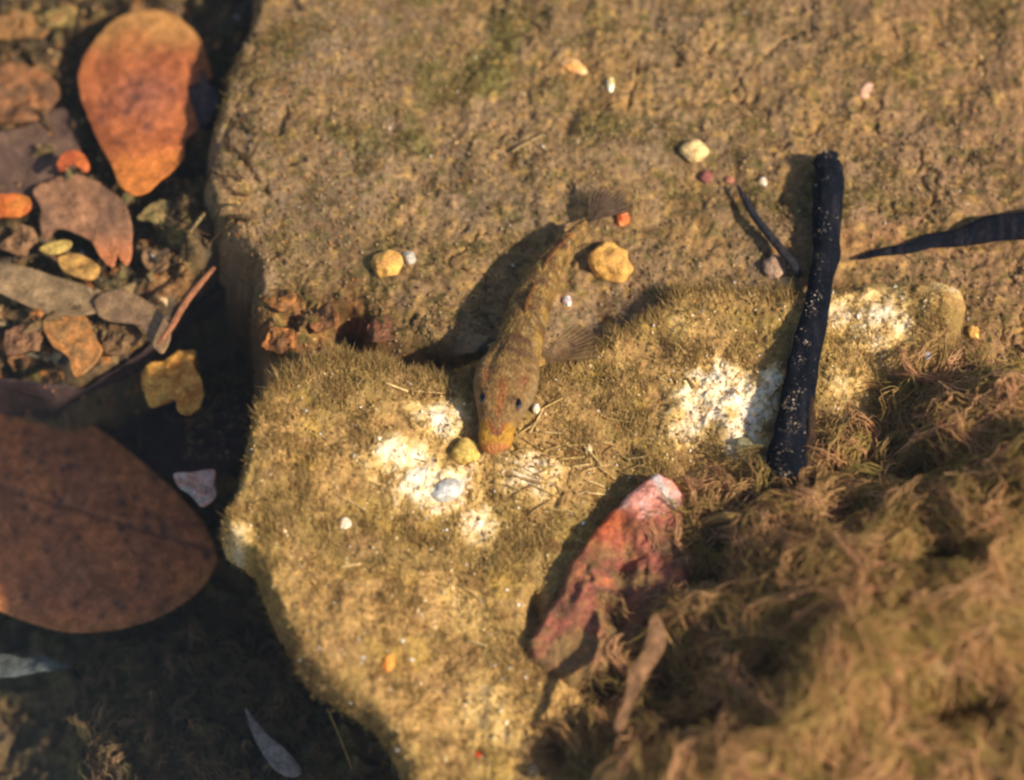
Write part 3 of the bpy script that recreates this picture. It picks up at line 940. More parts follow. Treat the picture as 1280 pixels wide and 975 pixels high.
# ------------------------------------------------------------------ pebbles
def chunk(name, px, py, rx, ry, label, c1, c2, rot=0, rz=None, seed=0, lobes=None, cat='pebble', zlift=0.0, jag=.22, m=M_PEB):
    """an uneven stone; rx, ry half sizes in photo pixels"""
    p = on(px, py, .2)
    V, F = ICO3
    V = V.copy()
    for q in range(7):                            # chipped facets
        dn = np.random.default_rng(seed * 13 + q).normal(0, 1, 3)
        dn /= np.linalg.norm(dn)
        cut = .72 + .2 * np.random.default_rng(seed * 17 + q).random()
        h = V @ dn
        V = V - np.clip(h - cut, 0, None)[:, None] * dn * .9
    nn = fbm(V[:, 0] * 2 + seed * 5 + V[:, 2], V[:, 1] * 2 + V[:, 2] * 1.7, 1.6, 4, 700 + seed)
    V = V * (1 + jag * nn)[:, None]
    if lobes:
        for (a, b, r) in lobes:
            d = np.array([a, b, .2])
            d = d / np.linalg.norm(d)
            V = V + V * (r * np.exp(-((1 - (V / np.linalg.norm(V, axis=1)[:, None]) @ d) / .25) ** 2))[:, None]
    r3 = np.array([rx / 58, ry / 52, (rz or min(rx, ry) * .8) / 58])
    V = V * r3
    c_, s_ = math.cos(rot), math.sin(rot)
    V = V @ np.array([[c_, s_, 0], [-s_, c_, 0], [0, 0, 1]])
    W = V + p + np.array([0, 0, r3[2] * .22 + zlift])
    c = mixc(C3(*c1), C3(*c2), ss(-.2, .4, fbm(W[:, 0] + W[:, 2], W[:, 1], .25, 3, 720 + seed)))
    return mesh_obj(name, W, F, m, c, label=label, cat=cat)


chunk('yellow_pebble', 482, 331, 19, 17, 'rounded yellow orange pebble left of the fish on the silty slab', (.70, .42, .15), (.56, .32, .13), seed=1, lobes=[(1, .4, .15)])
chunk('white_pebble', 511, 323, 10, 8, 'small greyish white pebble touching the yellow orange pebble', (.50, .47, .38), (.36, .32, .26), rot=-.5, seed=2)
chunk('golden_pebble', 762, 330, 25, 23, 'lobed golden orange pebble just right of the fish tail', (.70, .42, .15), (.54, .31, .12), rot=-.5, seed=3, lobes=[(1, -.3, .38), (-1, -.5, .25), (-.7, .8, .18)], jag=.3)
chunk('red_pebble', 778, 275, 9, 10, 'tiny bright red orange pebble beside the tail fin tip', (.72, .20, .09), (.8, .36, .18), seed=4)
chunk('orange_chip', 716, 83, 18, 9, 'wedge shaped orange chip near the top of the slab', (.78, .42, .17), (.7, .5, .3), rot=-.35, seed=5, lobes=[(1, -.5, .3)], cat='chip')
chunk('white_chip', 763, 106, 5, 10, 'narrow white and yellow chip right of the wedge shaped orange chip', (.85, .8, .6), (.75, .55, .2), seed=6, cat='chip')
chunk('cream_pebble', 869, 190, 16, 14, 'cream yellow pebble on the slab up and left of the black stick', (.76, .56, .28), (.55, .40, .19), seed=7, lobes=[(-1, .2, .2)])
chunk('pink_chip', 1082, 115, 8, 14, 'pale pink triangular chip on the slab above the black stick', (.72, .48, .36), (.62, .36, .22), rot=-.5, seed=8, cat='chip')
chunk('pale_pebble', 953, 229, 6, 7, 'tiny yellow white pebble above the thin dark twig', (.8, .6, .35), (.85, .8, .7), seed=9)
chunk('rose_pebble', 912, 225, 6, 5, 'tiny dull rose pebble below right of the cream yellow pebble', (.5, .22, .14), (.4, .18, .12), seed=10)
chunk('maroon_pebble', 882, 222, 9, 8, 'small maroon pebble directly under the cream yellow pebble', (.26, .10, .08), (.2, .09, .07), seed=11)
chunk('milky_pebble', 709, 377, 6, 7, 'tiny milky white pebble at the right flank of the fish', (.75, .75, .78), (.6, .5, .45), seed=12)
chunk('pinkish_pebble', 968, 336, 16, 15, 'rounded pinkish tan pebble under the lower end of the thin twig', (.40, .28, .19), (.30, .2, .14), seed=13)
chunk('tan_pebble', 981, 354, 12, 8, 'small flat tan pebble below the rounded pinkish one, against the black stick', (.55, .40, .2), (.42, .3, .16), seed=14)
chunk('amber_pebble', 485, 830, 7, 10, 'small amber orange pebble low on the mossy rock', (.8, .36, .12), (.7, .28, .1), rot=-.4, seed=15)
chunk('small_white_pebble', 431, 655, 8, 7, 'small cream white pebble on the left part of the mossy rock', (.8, .62, .42), (.85, .78, .65), seed=16)
chunk('bead_pebble', 670, 511, 5, 6, 'tiny white bead like pebble beside the fish cheek', (.9, .85, .75), (.8, .6, .3), seed=17)
chunk('ivory_pebble', 736, 561, 5, 7, 'tiny ivory pebble between the fish head and the red stone', (.85, .72, .45), (.7, .55, .3), seed=18)
chunk('scarlet_chip', 598, 943, 4, 4, 'tiny scarlet chip near the bottom edge of the mossy rock', (.8, .08, .05), (.7, .1, .06), seed=19, cat='chip')
chunk('white_stone', 560, 614, 22, 13, 'bluish white oval stone set in the pale patch below the fish head', (.66, .66, .60), (.50, .46, .36), rot=.3, seed=20, cat='stone')
chunk('yellow_stone', 582, 566, 19, 16, 'dull yellow rounded stone left of the fish snout', (.62, .45, .16), (.5, .34, .12), rot=.6, seed=21, cat='stone')
chunk('greenish_stone', 945, 566, 30, 16, 'greenish grey stone at the foot of the black stick, left side', (.42, .36, .2), (.3, .27, .15), rot=-.3, seed=22, cat='stone')
chunk('orange_pebble', 1217, 417, 8, 9, 'small orange yellow pebble at the right end of the mossy rock', (.78, .5, .18), (.6, .38, .14), seed=23)
chunk('blue_grey_pebble', 1158, 445, 6, 5, 'tiny blue grey pebble below the right hump of the mossy rock', (.6, .62, .66), (.5, .5, .5), seed=24)

# ------------------------------------------------------------------ the red stone: a wedge with a ridge
RED = PP([(820, 578), (846, 590), (864, 614), (866, 650), (870, 700), (868, 770), (838, 812), (790, 820), (745, 838), (712, 846), (680, 834), (655, 822), (652, 795),
          (672, 765), (688, 738), (702, 705), (722, 672), (750, 640), (780, 608)], 1.0)
REDR = PP([(822, 590), (790, 625), (760, 660), (740, 700), (720, 745), (700, 790)], 1.6)


def h_red(x, y):
    sd = poly_sd(x, y, RED) + .05 * fbm(x, y, .5, 3, 801)
    px, py = to_px(x, y, 1.4)
    ridge = np.full(np.shape(x), 9.0)
    for i in range(len(REDR) - 1):
        a, b = REDR[i], REDR[i + 1]
        e = b - a
        t = np.clip(((x - a[0]) * e[0] + (y - a[1]) * e[1]) / (e @ e), 0, 1)
        ridge = np.minimum(ridge, np.hypot(x - a[0] - t * e[0], y - a[1] - t * e[1]))
    top = .5 * h_rock(x, y, False).clip(.55, 2) + .74 - .14 * ridge.clip(0, 1.2) + .12 * fbm(x, y, 1.0, 4, 802) + .05 * fbm(x, y, .25, 3, 803) - .2 * ss(720, 840, py)
    top = top - .12 * ss(.1, .4, fbm(x, y, .7, 3, 806)) * ss(620, 660, py) - .35 * np.exp(-((px - 775) / 16) ** 2 - ((py - 740) / 70) ** 2) - .2 * np.exp(-((px - 785) / 45) ** 2 - ((py - 680) / 18) ** 2)
    t = np.clip(sd / .28, 0, 1)
    return np.where(sd > 0, -.6 + (top + .6) * (1 - (1 - t) ** 2.5) ** .5, -.6)


def col_red(x, y, z):
    px, py = to_px(x, y, z)
    nn = fbm(x, y, .7, 4, 811)
    c = mixc(C3(.30, .115, .08), C3(.14, .075, .05), ss(-.2, .35, nn))
    c = mixc(c, C3(.44, .17, .085), ss(.15, .45, fbm(x, y, .5, 3, 812)) * .7)
    c = mixc(c, C3(.12, .08, .04), ss(-.2, .3, fbm(x, y, .8, 3, 815)) * .75)
    c = mixc(c, C3(.23, .16, .075), np.clip(ss(.0, .3, fbm(x, y, .35, 3, 816)) * .5 + ss(760, 840, py + 40 * nn) * .6, 0, .9))
    c = mixc(c, C3(.50, .13, .06), np.exp(-((px - 752) / 34) ** 2 - ((py - 650) / 28) ** 2) * .7)
    tip = ss(650, 622, py + 14 * nn + .25 * np.abs(px - 800))
    c = mixc(c, C3(.78, .36, .27), tip)
    c = mixc(c, C3(.78, .52, .46), tip * ss(0, .4, fbm(x, y, .3, 3, 813)))
    gv = np.exp(-(((px - 826) * .8 + (py - 608) * -.55) / 5.5) ** 2) * ss(640, 622, py)
    c = mixc(c, C3(.5, .5, .46), np.maximum(gv * .8, tip * ss(795, 770, px) * .8))
    return c * (1 + .25 * fbm(x, y, .15, 2, 814))[..., None]


rx_ = np.arange(.0, 4.6, .026)
ry_ = np.arange(-7.5, -.9, .026)
sheet('red_stone', rx_, ry_, h_red, col_red, M_ROCK, keep=lambda x, y, z: z > -.55, label='red brown wedge shaped stone with a pink and white broken tip, on the mossy rock', cat='stone')


# ------------------------------------------------------------------ the fish
ST = [  # px, py of the mid line, half width px, half height px, lift px of the belly
    (620, 569, 4, 3, 6), (619.5, 566, 15, 8, 5), (619.5, 560, 20, 11, 4), (620, 551, 22.5, 14, 3), (621, 541, 23.5, 17, 3), (623, 530, 26, 20, 2), (625, 518, 30, 23, 2),
    (628, 503, 36, 25, 1), (631, 488, 39, 27, 0), (635, 472, 38.5, 28, 0), (641, 457, 35, 28, 0), (647, 442, 34, 28, 0), (652, 425, 34, 28, 0), (657, 405, 34, 27, 0),
    (663, 387, 33, 26, 0), (670, 370, 30, 24, 1), (678, 352, 26, 22, 2), (688, 335, 22, 19, 3), (700, 319, 18, 17, 4), (712, 305, 14, 15, 5), (722, 295, 11.5, 14, 6), (730, 287, 10, 13, 6)]


def fish_spine():
    pts = []
    for a, b, hw, hh, lf in ST:
        pts.append([a, b, hw * (.95 - .15 * float(ss(470, 410, b))), hh, lf])
    s = smooth_path(pts, 7)
    # straight belly line: between the surface under the head and the surface under the tail, never under the ground
    zh = float(on(625, 520, .5)[2])
    zt = float(on(725, 292, 0)[2])
    t = np.linspace(0, 1, len(s))
    out = []
    for (a, b, hw, hh, lf), tt in zip(s, t):
        belly = zh * (1 - tt) + zt * tt + .03 + lf / 58
        zc = belly + hh / 58
        out.append([*P(a, b, zc), hw / 58, hh / 58])
    out = np.array(out)
    g = surf(out[:, 0], out[:, 1])
    lack = np.max(g - (out[:, 2] - out[:, 4])) if len(out) else 0
    return out, s, float(max(0, lack - .04))


spn, sraw, lack = fish_spine()
fish = empty('fish', spn[len(spn) // 2, :3], 'mottled brown goby like fish resting with its golden lipped head on the mossy rock', 'fish')
if lack > 0:
    spn[:, 2] += lack * .5
NS, NA = len(spn), 56
T = np.gradient(spn[:, :3], axis=0)
T /= np.linalg.norm(T, axis=1)[:, None]
SIDE = np.cross(T, [0, 0, 1.0])
SIDE /= np.linalg.norm(SIDE, axis=1)[:, None]
UP = np.cross(SIDE, T)
arc = np.concatenate([[0], np.cumsum(np.linalg.norm(np.diff(spn[:, :3], axis=0), axis=1))])
arc /= arc[-1]
th = np.linspace(0, 2 * np.pi, NA, endpoint=False)
cs, sn = np.cos(th), np.sin(th)
sq = lambda v, p: np.sign(v) * np.abs(v) ** p
prof_x, prof_y = sq(cs, .85), np.where(sn > 0, sq(sn, .95), sq(sn, .8) * .8)
# cheeks stand out at the gill covers, brow ridges over the eyes
cheek = np.exp(-((arc - .28) / .07) ** 2)[:, None] * np.exp(-((np.abs(cs) - .85) / .25) ** 2)[None] * .10
furrow = -np.exp(-((arc - .30) / .10) ** 2)[:, None] * np.exp(-((np.abs(cs) - .55) / .10) ** 2)[None] * (sn > 0)[None] * .10
brow = np.exp(-((arc - .17) / .03) ** 2)[:, None] * np.exp(-((np.abs(cs) - .55) / .2) ** 2)[None] * (sn > 0)[None] * .18
lipr = np.exp(-((arc - .085) / .014) ** 2)[:, None] * (sn > -.2)[None] * -.07
sc_ = 1 + cheek + furrow + brow + lipr
B = spn[:, None, :3] + SIDE[:, None] * (spn[:, 3][:, None] * prof_x[None] * sc_)[..., None] + UP[:, None] * (spn[:, 4][:, None] * prof_y[None] * sc_)[..., None]
V = B.reshape(-1, 3)
i = np.arange(NS - 1)[:, None] * NA
j = np.arange(NA)[None]
F4 = np.stack([i + j, i + (j + 1) % NA, i + NA + (j + 1) % NA, i + NA + j], -1).reshape(-1, 4)
V = np.vstack([V, spn[0, :3], spn[-1, :3]])
F3 = [[NS * NA, (k + 1) % NA, k] for k in range(NA)] + [[NS * NA + 1, (NS - 1) * NA + k, (NS - 1) * NA + (k + 1) % NA] for k in range(NA)]
A = np.repeat(arc, NA)
U = np.tile(prof_x, NS)
top_ = np.tile(sn, NS)
n1 = fbm(A * 26, U * 2.2 + top_, 1.0, 4, 901)
n2 = fbm(A * 60, U * 5 + top_ * 2, 1.0, 3, 902)
c = mixc(C3(.33, .21, .085), C3(.17, .10, .045), ss(-.1, .2, n1))
c = mixc(c, C3(.46, .36, .20), ss(.1, .4, n2) * .7)
c = mixc(c, C3(.12, .07, .035), ss(.15, .4, fbm(A * 45 + 3, U * 4 + top_, 1.0, 3, 905)) * .6)
c = mixc(c, C3(.26, .155, .08) * (1 + .6 * n2)[:, None], ss(.42, .30, A) * .55)
c = mixc(c, C3(.13, .075, .045), ss(.05, .35, fbm(A * 34 + 20, U * 2.6, 1.0, 4, 906)) * ss(.12, .16, A) * .7)
for (ac, wd, amt) in ((.345, .018, .9), (.395, .016, .9), (.465, .012, .5), (.52, .014, .6), (.58, .016, .7), (.66, .022, .8), (.76, .022, .7), (.85, .02, .7), (.93, .015, .5)):
    c = mixc(c, C3(.10, .055, .035), amt * np.exp(-((A + .012 * n2 - ac - .015 * (1 - np.abs(U))) / wd) ** 2) * ss(.85, .45, np.abs(U) + .25 * n1) * ss(-.5, .1, top_))
c = mixc(c, C3(.42, .14, .06), .7 * ss(.2, .45, fbm(A * 40 + 9, U * 3, 1.0, 3, 903)) * ss(.70, .8, A) * ss(1, .6, np.abs(U)))
# rust line between the eyes, fork on the lip, golden lip
head = np.exp(-((U + .25 * n1 * .4) / .17) ** 2) * ss(.09, .13, A) * ss(.27, .20, A)
c = mixc(c, C3(.38, .13, .06), head * (.6 + .5 * n2))
lip = ss(.105, .085, A + .07 * ss(.55, .1, np.abs(U)) * ss(.035, .05, A)) * ss(-.6, -.1, top_ + .3)
c = mixc(c, C3(.50, .28, .085) * (1 + .5 * n2)[:, None], lip)
c = mixc(c, C3(.30, .08, .05), np.exp(-((A - (.052 + .075 * np.abs(U))) / .011) ** 2) * ss(.62, .45, np.abs(U)) * .85)
c = mixc(c, C3(.50, .22, .10), ss(.03, .012, A))
c = mixc(c, C3(.30, .09, .06), .6 * np.exp(-((np.abs(U) - .62) / .08) ** 2) * np.exp(-((A - .25) / .025) ** 2))
c = mixc(c, C3(.34, .25, .15), ss(.78, .95, np.abs(U)) * ss(.40, .33, A) * ss(.10, .16, A) * .7)
c = mixc(c, C3(.42, .36, .27), ss(.0, -.5, top_) * .6)
c = c * np.array([.76, .76, .68])
c = c * (1 + .35 * fbm(A * 90, U * 9 + top_ * 5, 1.0, 2, 909))[:, None]
c = np.vstack([c, c[0], c[-1]])
mesh_obj('body', V, [np.array(F3), F4], M_FISH, c, parent=fish)


def at_body(a, ang, out=1.0):
    k = int(np.clip(np.searchsorted(arc, a), 0, NS - 1))
    return spn[k, :3] + SIDE[k] * spn[k, 3] * math.cos(ang) * out + UP[k] * spn[k, 4] * math.sin(ang) * out, k


for sgn in (1, -1):
    ang = math.radians(48) if sgn > 0 else math.radians(132)
    p, k = at_body(.165, ang, 1.0)
    V, F = ico(3)
    W = V * np.array([.115, .16, .10]) + p
    ang2 = V[:, 2]
    cc = mixc(C3(.06, .055, .05), C3(.17, .11, .065), ss(.5, .1, V[:, 2]))
    e = mesh_obj('eye', W, F, M_EYE, cc, parent=fish)
    Vp = V * np.array([.06, .10, .035]) + p + np.array([0, 0, .085]) + SIDE[k] * .03 * sgn
    mesh_obj('pupil', Vp, F, M_EYE, np.tile(C3(.005, .006, .01), (len(V), 1)), parent=e)


def fin(name, base0, base1, tip0, tip1, label, col1, col2, rays=12, alpha=(.75, .35), bulge=.12, arch=.0, seed=0):
    """a fan of rays between a base edge and a rounded outer edge"""
    nu, nv = rays * 6 + 1, 22
    u = np.linspace(0, 1, nu)[None, :, None]
    v = np.linspace(0, 1, nv)[:, None, None]
    b = np.array(base0) * (1 - u) + np.array(base1) * u
    t = np.array(tip0) * (1 - u) + np.array(tip1) * u
    mid = (np.array(tip0) + np.array(tip1)) / 2 - (np.array(base0) + np.array(base1)) / 2
    t = t + mid * (bulge * np.sin(u * np.pi)) + mid * .05 * noise(u * 9, u * 0, 1, 950 + seed)
    W = b * (1 - v) + t * v
    ray = np.cos(u * rays * 2 * np.pi)
    W = W + np.array([0, 0, 1.0]) * (.012 * ray * (.3 + v) + arch * np.sin(v * np.pi) + .03 * noise(u * 3, v * 3, 1, 960 + seed))
    W = W.reshape(-1, 3)
    th_ = .008
    idx = np.arange(nu * nv).reshape(nv, nu)
    F = np.stack([idx[:-1, :-1], idx[:-1, 1:], idx[1:, 1:], idx[1:, :-1]], -1).reshape(-1, 4)
    Wb = W - np.array([0, 0, th_])
    n0 = len(W)
    rim = np.concatenate([idx[0], idx[1:, -1], idx[-1, ::-1][1:], idx[::-1, 0][1:-1]])
    side = np.stack([rim, np.roll(rim, -1), np.roll(rim, -1) + n0, rim + n0], -1)
    rr = np.broadcast_to(ray, (nv, nu, 1)).reshape(-1)
    vv = np.broadcast_to(v, (nv, nu, 1)).reshape(-1)
    uu = np.broadcast_to(u, (nv, nu, 1)).reshape(-1)
    c = mixc(C3(*col1), C3(*col2), ss(.2, 1, rr) * .7)
    c = c * (1 + .3 * noise(vv * 9, uu * 5, 1, 970 + seed))[:, None]
    al = np.clip((alpha[0] * (1 - vv) + alpha[1] * vv) * (.75 + .4 * ss(0, 1, rr)) * ss(1.0, .82, vv * (1 + .03 * noise(uu * 30, vv * 0, 1, 975 + seed))), .03, 1)
    o = mesh_obj(name, np.vstack([W, Wb]), [np.vstack([F, F[:, ::-1] + n0, side])], M_FIN, np.vstack([c, c]), parent=fish)
    at = o.data.attributes.new('Alp', 'FLOAT', 'POINT')
    at.data.foreach_set('value', np.concatenate([al, al]).astype(np.float32))
    if label:
        o['label'] = label
    return o


zt_ = spn[-1, 2]
pe = spn[-1, :3]
k_ = -3
tb0 = spn[k_, :3] + SIDE[k_] * .16
tb1 = spn[k_, :3] - SIDE[k_] * .16
fin('tail_fin', tb0, tb1, P(738, 232, zt_ - .02), P(796, 262, zt_ + .05), None, (.13, .09, .06), (.08, .055, .035), rays=12, alpha=(1.0, .72), bulge=.22, seed=1)
pr, k = at_body(.385, math.radians(8), 1.0)
pl, k2 = at_body(.385, math.radians(172), 1.0)
PR, PL = (pr, pl) if pr[0] > pl[0] else (pl, pr)
dd = T[k] * .16
fin('pectoral_fin', PR + dd, PR - dd * .6 + np.array([0, 0, -.02]), P(718, 398, PR[2] + .05), P(752, 448, PR[2] - .02), 'brown translucent right hand fin, spread wide', (.24, .16, .085), (.17, .11, .06),
    rays=10, alpha=(.5, .36), bulge=.2, seed=2)
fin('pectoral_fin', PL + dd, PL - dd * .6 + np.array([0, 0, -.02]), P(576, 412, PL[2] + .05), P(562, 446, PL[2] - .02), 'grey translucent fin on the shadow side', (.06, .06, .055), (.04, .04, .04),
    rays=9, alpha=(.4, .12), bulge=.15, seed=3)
# fleshy fin roots behind the cheeks
for q, sg in ((PR, 1), (PL, -1)):
    V, F = ico(3)
    W = V * np.array([.15, .13, .07]) * (1 + .25 * noise(V[:, 0] * 2, V[:, 1] * 2 + sg, 1, 33))[:, None] + q + np.array([-.02 * sg, -.02, -.04])
    mesh_obj('fin_root', W, F, M_FISH, mixc(C3(.38, .24, .08), C3(.22, .13, .06), ss(-.3, .5, noise(V[:, 0] * 3, V[:, 1] * 3, 1, 9))), parent=fish)


def ridge_fin(name, a0, a1, h, lean, col1, col2, seed):
    """upright fin along the back, folded to one side"""
    nu, nv = 34, 8
    P_ = []
    ks = np.linspace(a0, a1, nu)
    col = []
    al = []
    for side in (0, 1):
        for v in np.linspace(0, 1, nv):
            for ui, a in enumerate(ks):
                u = ui / (nu - 1)
                fx = np.interp(a, arc, np.arange(NS))
                k0 = int(fx)
                k1 = min(k0 + 1, NS - 1)
                fr = fx - k0
                c0 = spn[k0, :3] * (1 - fr) + spn[k1, :3] * fr
                up = UP[k0]
                hh = spn[k0, 4] * (1 - fr) + spn[k1, 4] * fr
                prof = h * (math.sin(min(1, u * 3.2) * math.pi / 2)) * (1 - .55 * u) * (1 + .12 * math.cos(u * 7 * 2 * math.pi))
                p = c0 + up * (hh * .93 + prof * v) + SIDE[k0] * (lean * prof * v + (.012 if side else -.012)) + T[k0] * (.5 * prof * v)
                P_.append(p)
                m_ = .5 + .5 * math.cos(u * 7 * 2 * math.pi)
                col.append(np.array(col1) * m_ + np.array(col2) * (1 - m_))
                al.append(.95 - .3 * v)
    idx = np.arange(nu * nv).reshape(nv, nu)
    F = np.stack([idx[:-1, :-1], idx[:-1, 1:], idx[1:, 1:], idx[1:, :-1]], -1).reshape(-1, 4)
    n0 = nu * nv
    rim = np.concatenate([idx[0], idx[1:, -1], idx[-1, ::-1][1:], idx[::-1, 0][1:-1]])
    side = np.stack([rim, np.roll(rim, -1), np.roll(rim, -1) + n0, rim + n0], -1)
    o = mesh_obj(name, np.array(P_), [np.vstack([F, F[:, ::-1] + n0, side])], M_FIN, np.array(col), parent=fish)
    at = o.data.attributes.new('Alp', 'FLOAT', 'POINT')
    at.data.foreach_set('value', np.array(al, np.float32))
    return o


ridge_fin('dorsal_fin', .50, .64, .22, -.1, (.28, .12, .055), (.16, .10, .05), 1)
ridge_fin('dorsal_fin', .70, .90, .13, -.1, (.27, .11, .055), (.15, .09, .05), 2)


# ------------------------------------------------------------------ the raised algae in the lower right
ALG = PP([(862, 655), (900, 625), (950, 612), (1010, 590), (1060, 575), (1110, 560), (1150, 520), (1185, 470), (1220, 445), (1300, 440), (1480, 500), (1500, 1150), (700, 1150),
          (730, 960), (790, 880), (800, 800), (845, 730)], 1.6)


def h_alg(x, y):
    sd = poly_sd(x, y, ALG) + .35 * fbm(x, y, 1.3, 4, 851)
    top = 1.75 + 2.2 * ss(0, 5, sd) + .55 * fbm(x, y, 2.2, 3, 852) + .30 * fbm(x, y, .8, 3, 853)
    hole = np.zeros(np.shape(x))
    px, py = to_px(x, y, 2.0)
    for a, b, r, q in ((885, 695, 40, 30), (840, 828, 50, 45), (1150, 575, 44, 24), (905, 655, 24, 18), (1185, 905, 70, 30), (870, 900, 50, 16), (960, 850, 30, 20), (1060, 640, 24, 14), (1170, 730, 26, 18)):
        hole = np.maximum(hole, np.exp(-((px - a) / r) ** 2 - ((py - b) / q) ** 2))
    top = top - 2.0 * hole - .3 * ss(.15, .5, fbm(x, y, 1.0, 3, 855))
    t = np.clip(sd / 1.0, 0, 1)
    return np.where(sd > 0, .2 + (top - .2) * (1 - (1 - t) ** 2) ** .7, .2)


def col_alg(x, y, z):
    c = mixc(C3(.38, .25, .11), C3(.28, .20, .08), ss(-.2, .3, fbm(x, y, 1.4, 3, 861)))
    c = mixc(c, C3(.34, .23, .12), ss(.0, .4, fbm(x, y, .9, 3, 862)) * .8)
    return c * (1 + .35 * fbm(x, y, .3, 3, 863))[..., None]


sheet('algae_mat', np.arange(1.5, 14.5, .06), np.arange(-13, 1.8, .06), h_alg, col_alg, M_MUCK, keep=lambda x, y, z: z > .25, rough3=.12, kind='stuff')


def surf2(x, y):
    return np.maximum(surf(x, y), h_alg(x, y))


# wandering bundles of soft filaments
def bundles(name, n, starts, colf, length=(1.0, 2.6), per=(7, 13), spread=.09, rad=(.009, .022), lift=(-.08, .3), wander=.34, zfun=surf2):
    Vs, Fs, Cs = [], [], []
    off = 0
    for i in range(n):
        x, y = starts(i)
        L = random.uniform(*length)
        ns = 10
        an = random.uniform(0, 2 * math.pi) if random.random() < .5 else random.gauss(2.2, .5)
        core = []
        hlift = random.uniform(*lift)
        for k in range(ns):
            core.append([x, y])
            x += math.cos(an) * L / ns
            y += math.sin(an) * L / ns
            an += random.gauss(0, wander)
        core = np.array(core)
        z = zfun(core[:, 0], core[:, 1]) + .02
        z = np.convolve(np.pad(z, 2, mode='edge'), np.ones(5) / 5, 'valid') + hlift * np.sin(np.linspace(.15, 2.9, ns))
        core = np.column_stack([core, z])
        ci = np.array(colf(core[0, 0], core[0, 1]))
        m_ = random.randint(*per)
        w0 = spread * random.uniform(.5, 1.6)
        for f in range(m_):
            tt = np.linspace(0, 1, ns)[:, None]
            jit = RNG.normal(0, w0, 3)[None] * (1 - .3 * tt) + RNG.normal(0, w0, 3)[None] * tt + RNG.normal(0, w0 * .35, (ns, 3))
            p = core + jit
            r = random.uniform(*rad) * (1 - .6 * tt[:, 0])
            T_ = np.gradient(p, axis=0)
            a = np.cross(T_, [.3, .2, 1.0])
            a /= np.linalg.norm(a, axis=1)[:, None] + 1e-9
            b = np.cross(T_, a)
            b /= np.linalg.norm(b, axis=1)[:, None] + 1e-9
            V = np.stack([p + (a * math.cos(q) + b * math.sin(q)) * r[:, None] for q in (0, 2.094, 4.189)], 1).reshape(-1, 3)
            ii = np.arange(ns - 1)[:, None] * 3
            jj = np.arange(3)[None]
            F = np.stack([ii + jj, ii + (jj + 1) % 3, ii + 3 + (jj + 1) % 3, ii + 3 + jj], -1).reshape(-1, 4) + off
            Vs.append(V)
            Fs.append(F)
            Cs.append(np.tile(ci * random.uniform(.75, 1.25), (len(V), 1)))
            off += len(V)
    return mesh_obj(name, np.vstack(Vs), np.vstack(Fs), M_FUZZ, np.vstack(Cs), centre=False, kind='stuff')


def alg_start(i):
    while True:
        p = P(random.uniform(840, 1330), random.uniform(440, 1030), 2.0)
        if float(poly_sd(p[0], p[1], ALG)) > -.05:
            return p[0], p[1]


def alg_col(x, y):
    return random.choice([(.62, .41, .20), (.52, .37, .16), (.68, .44, .23), (.44, .34, .13), (.74, .47, .27), (.34, .25, .11)])


bundles('algae_strands', 1300, alg_start, alg_col)
_n = 42000
_x = RNG.uniform(P(820, 700, 2)[0], 12.5, _n)
_y = RNG.uniform(-9.5, 1.6, _n)
_z = surf2(_x, _y)
_k = (h_alg(_x, _y) >= _z - 1e-6) & (_z > .5)
fuzz('algae_down', (_x[_k], _y[_k], _z[_k]), (.12, .45), (.005, .012), (.1, .4, .5), .6,
     lambda x, y, n: mixc(C3(.58, .40, .19), C3(.40, .30, .13), RNG.random(n)) * RNG.uniform(.6, 1.3, n)[:, None], bend=.8)


def fringe_start(i):
    pts = [(862, 660), (880, 640), (940, 615), (1000, 600), (1060, 570), (1110, 545), (1150, 500), (1190, 465), (840, 760), (800, 860), (770, 920)]
    a, b = random.choice(pts)
    p = P(a + random.gauss(0, 22), b + random.gauss(0, 16), 1.6)
    return p[0], p[1]


bundles('algae_fringe_strands', 150, fringe_start, alg_col, length=(.8, 2.0), lift=(.2, .7), wander=.5)


def deb_start(i):
    p = P(random.uniform(-10, 330), random.uniform(-10, 480), -1.4)
    return p[0], p[1]


bundles('debris_strands', 160, deb_start, lambda x, y: random.choice([(.16, .11, .06), (.22, .14, .08), (.12, .10, .05)]), length=(.4, 1.3), per=(2, 5), lift=(.02, .25), spread=.03, zfun=surf)
p = on(840, 745, 1.5)
leaf('brown_frond', [(820, 765), (832, 790), (828, 815), (805, 850), (790, 885), (776, 915), (768, 905), (782, 870), (786, 840), (800, 820), (812, 800), (812, 775)],
     flat(2.1), lcol((.26, .15, .085), (.18, .11, .06), .5, 30), 'soft tan frond hanging over the dark gap right of the red stone', cat='frond', rel=.12, seed=30, smooth_n=3, thick=.08, zpx=(803, 830))
chunk('pearl_pebble', 1262, 817, 9, 11, 'pearly white pebble in the algae near the right edge', (.85, .84, .7), (.75, .7, .5), seed=40, zlift=2.3)
chunk('straw_pebble', 1166, 748, 8, 8, 'pale straw coloured pebble in the middle of the algae', (.7, .62, .38), (.6, .5, .3), seed=41, zlift=2.0)


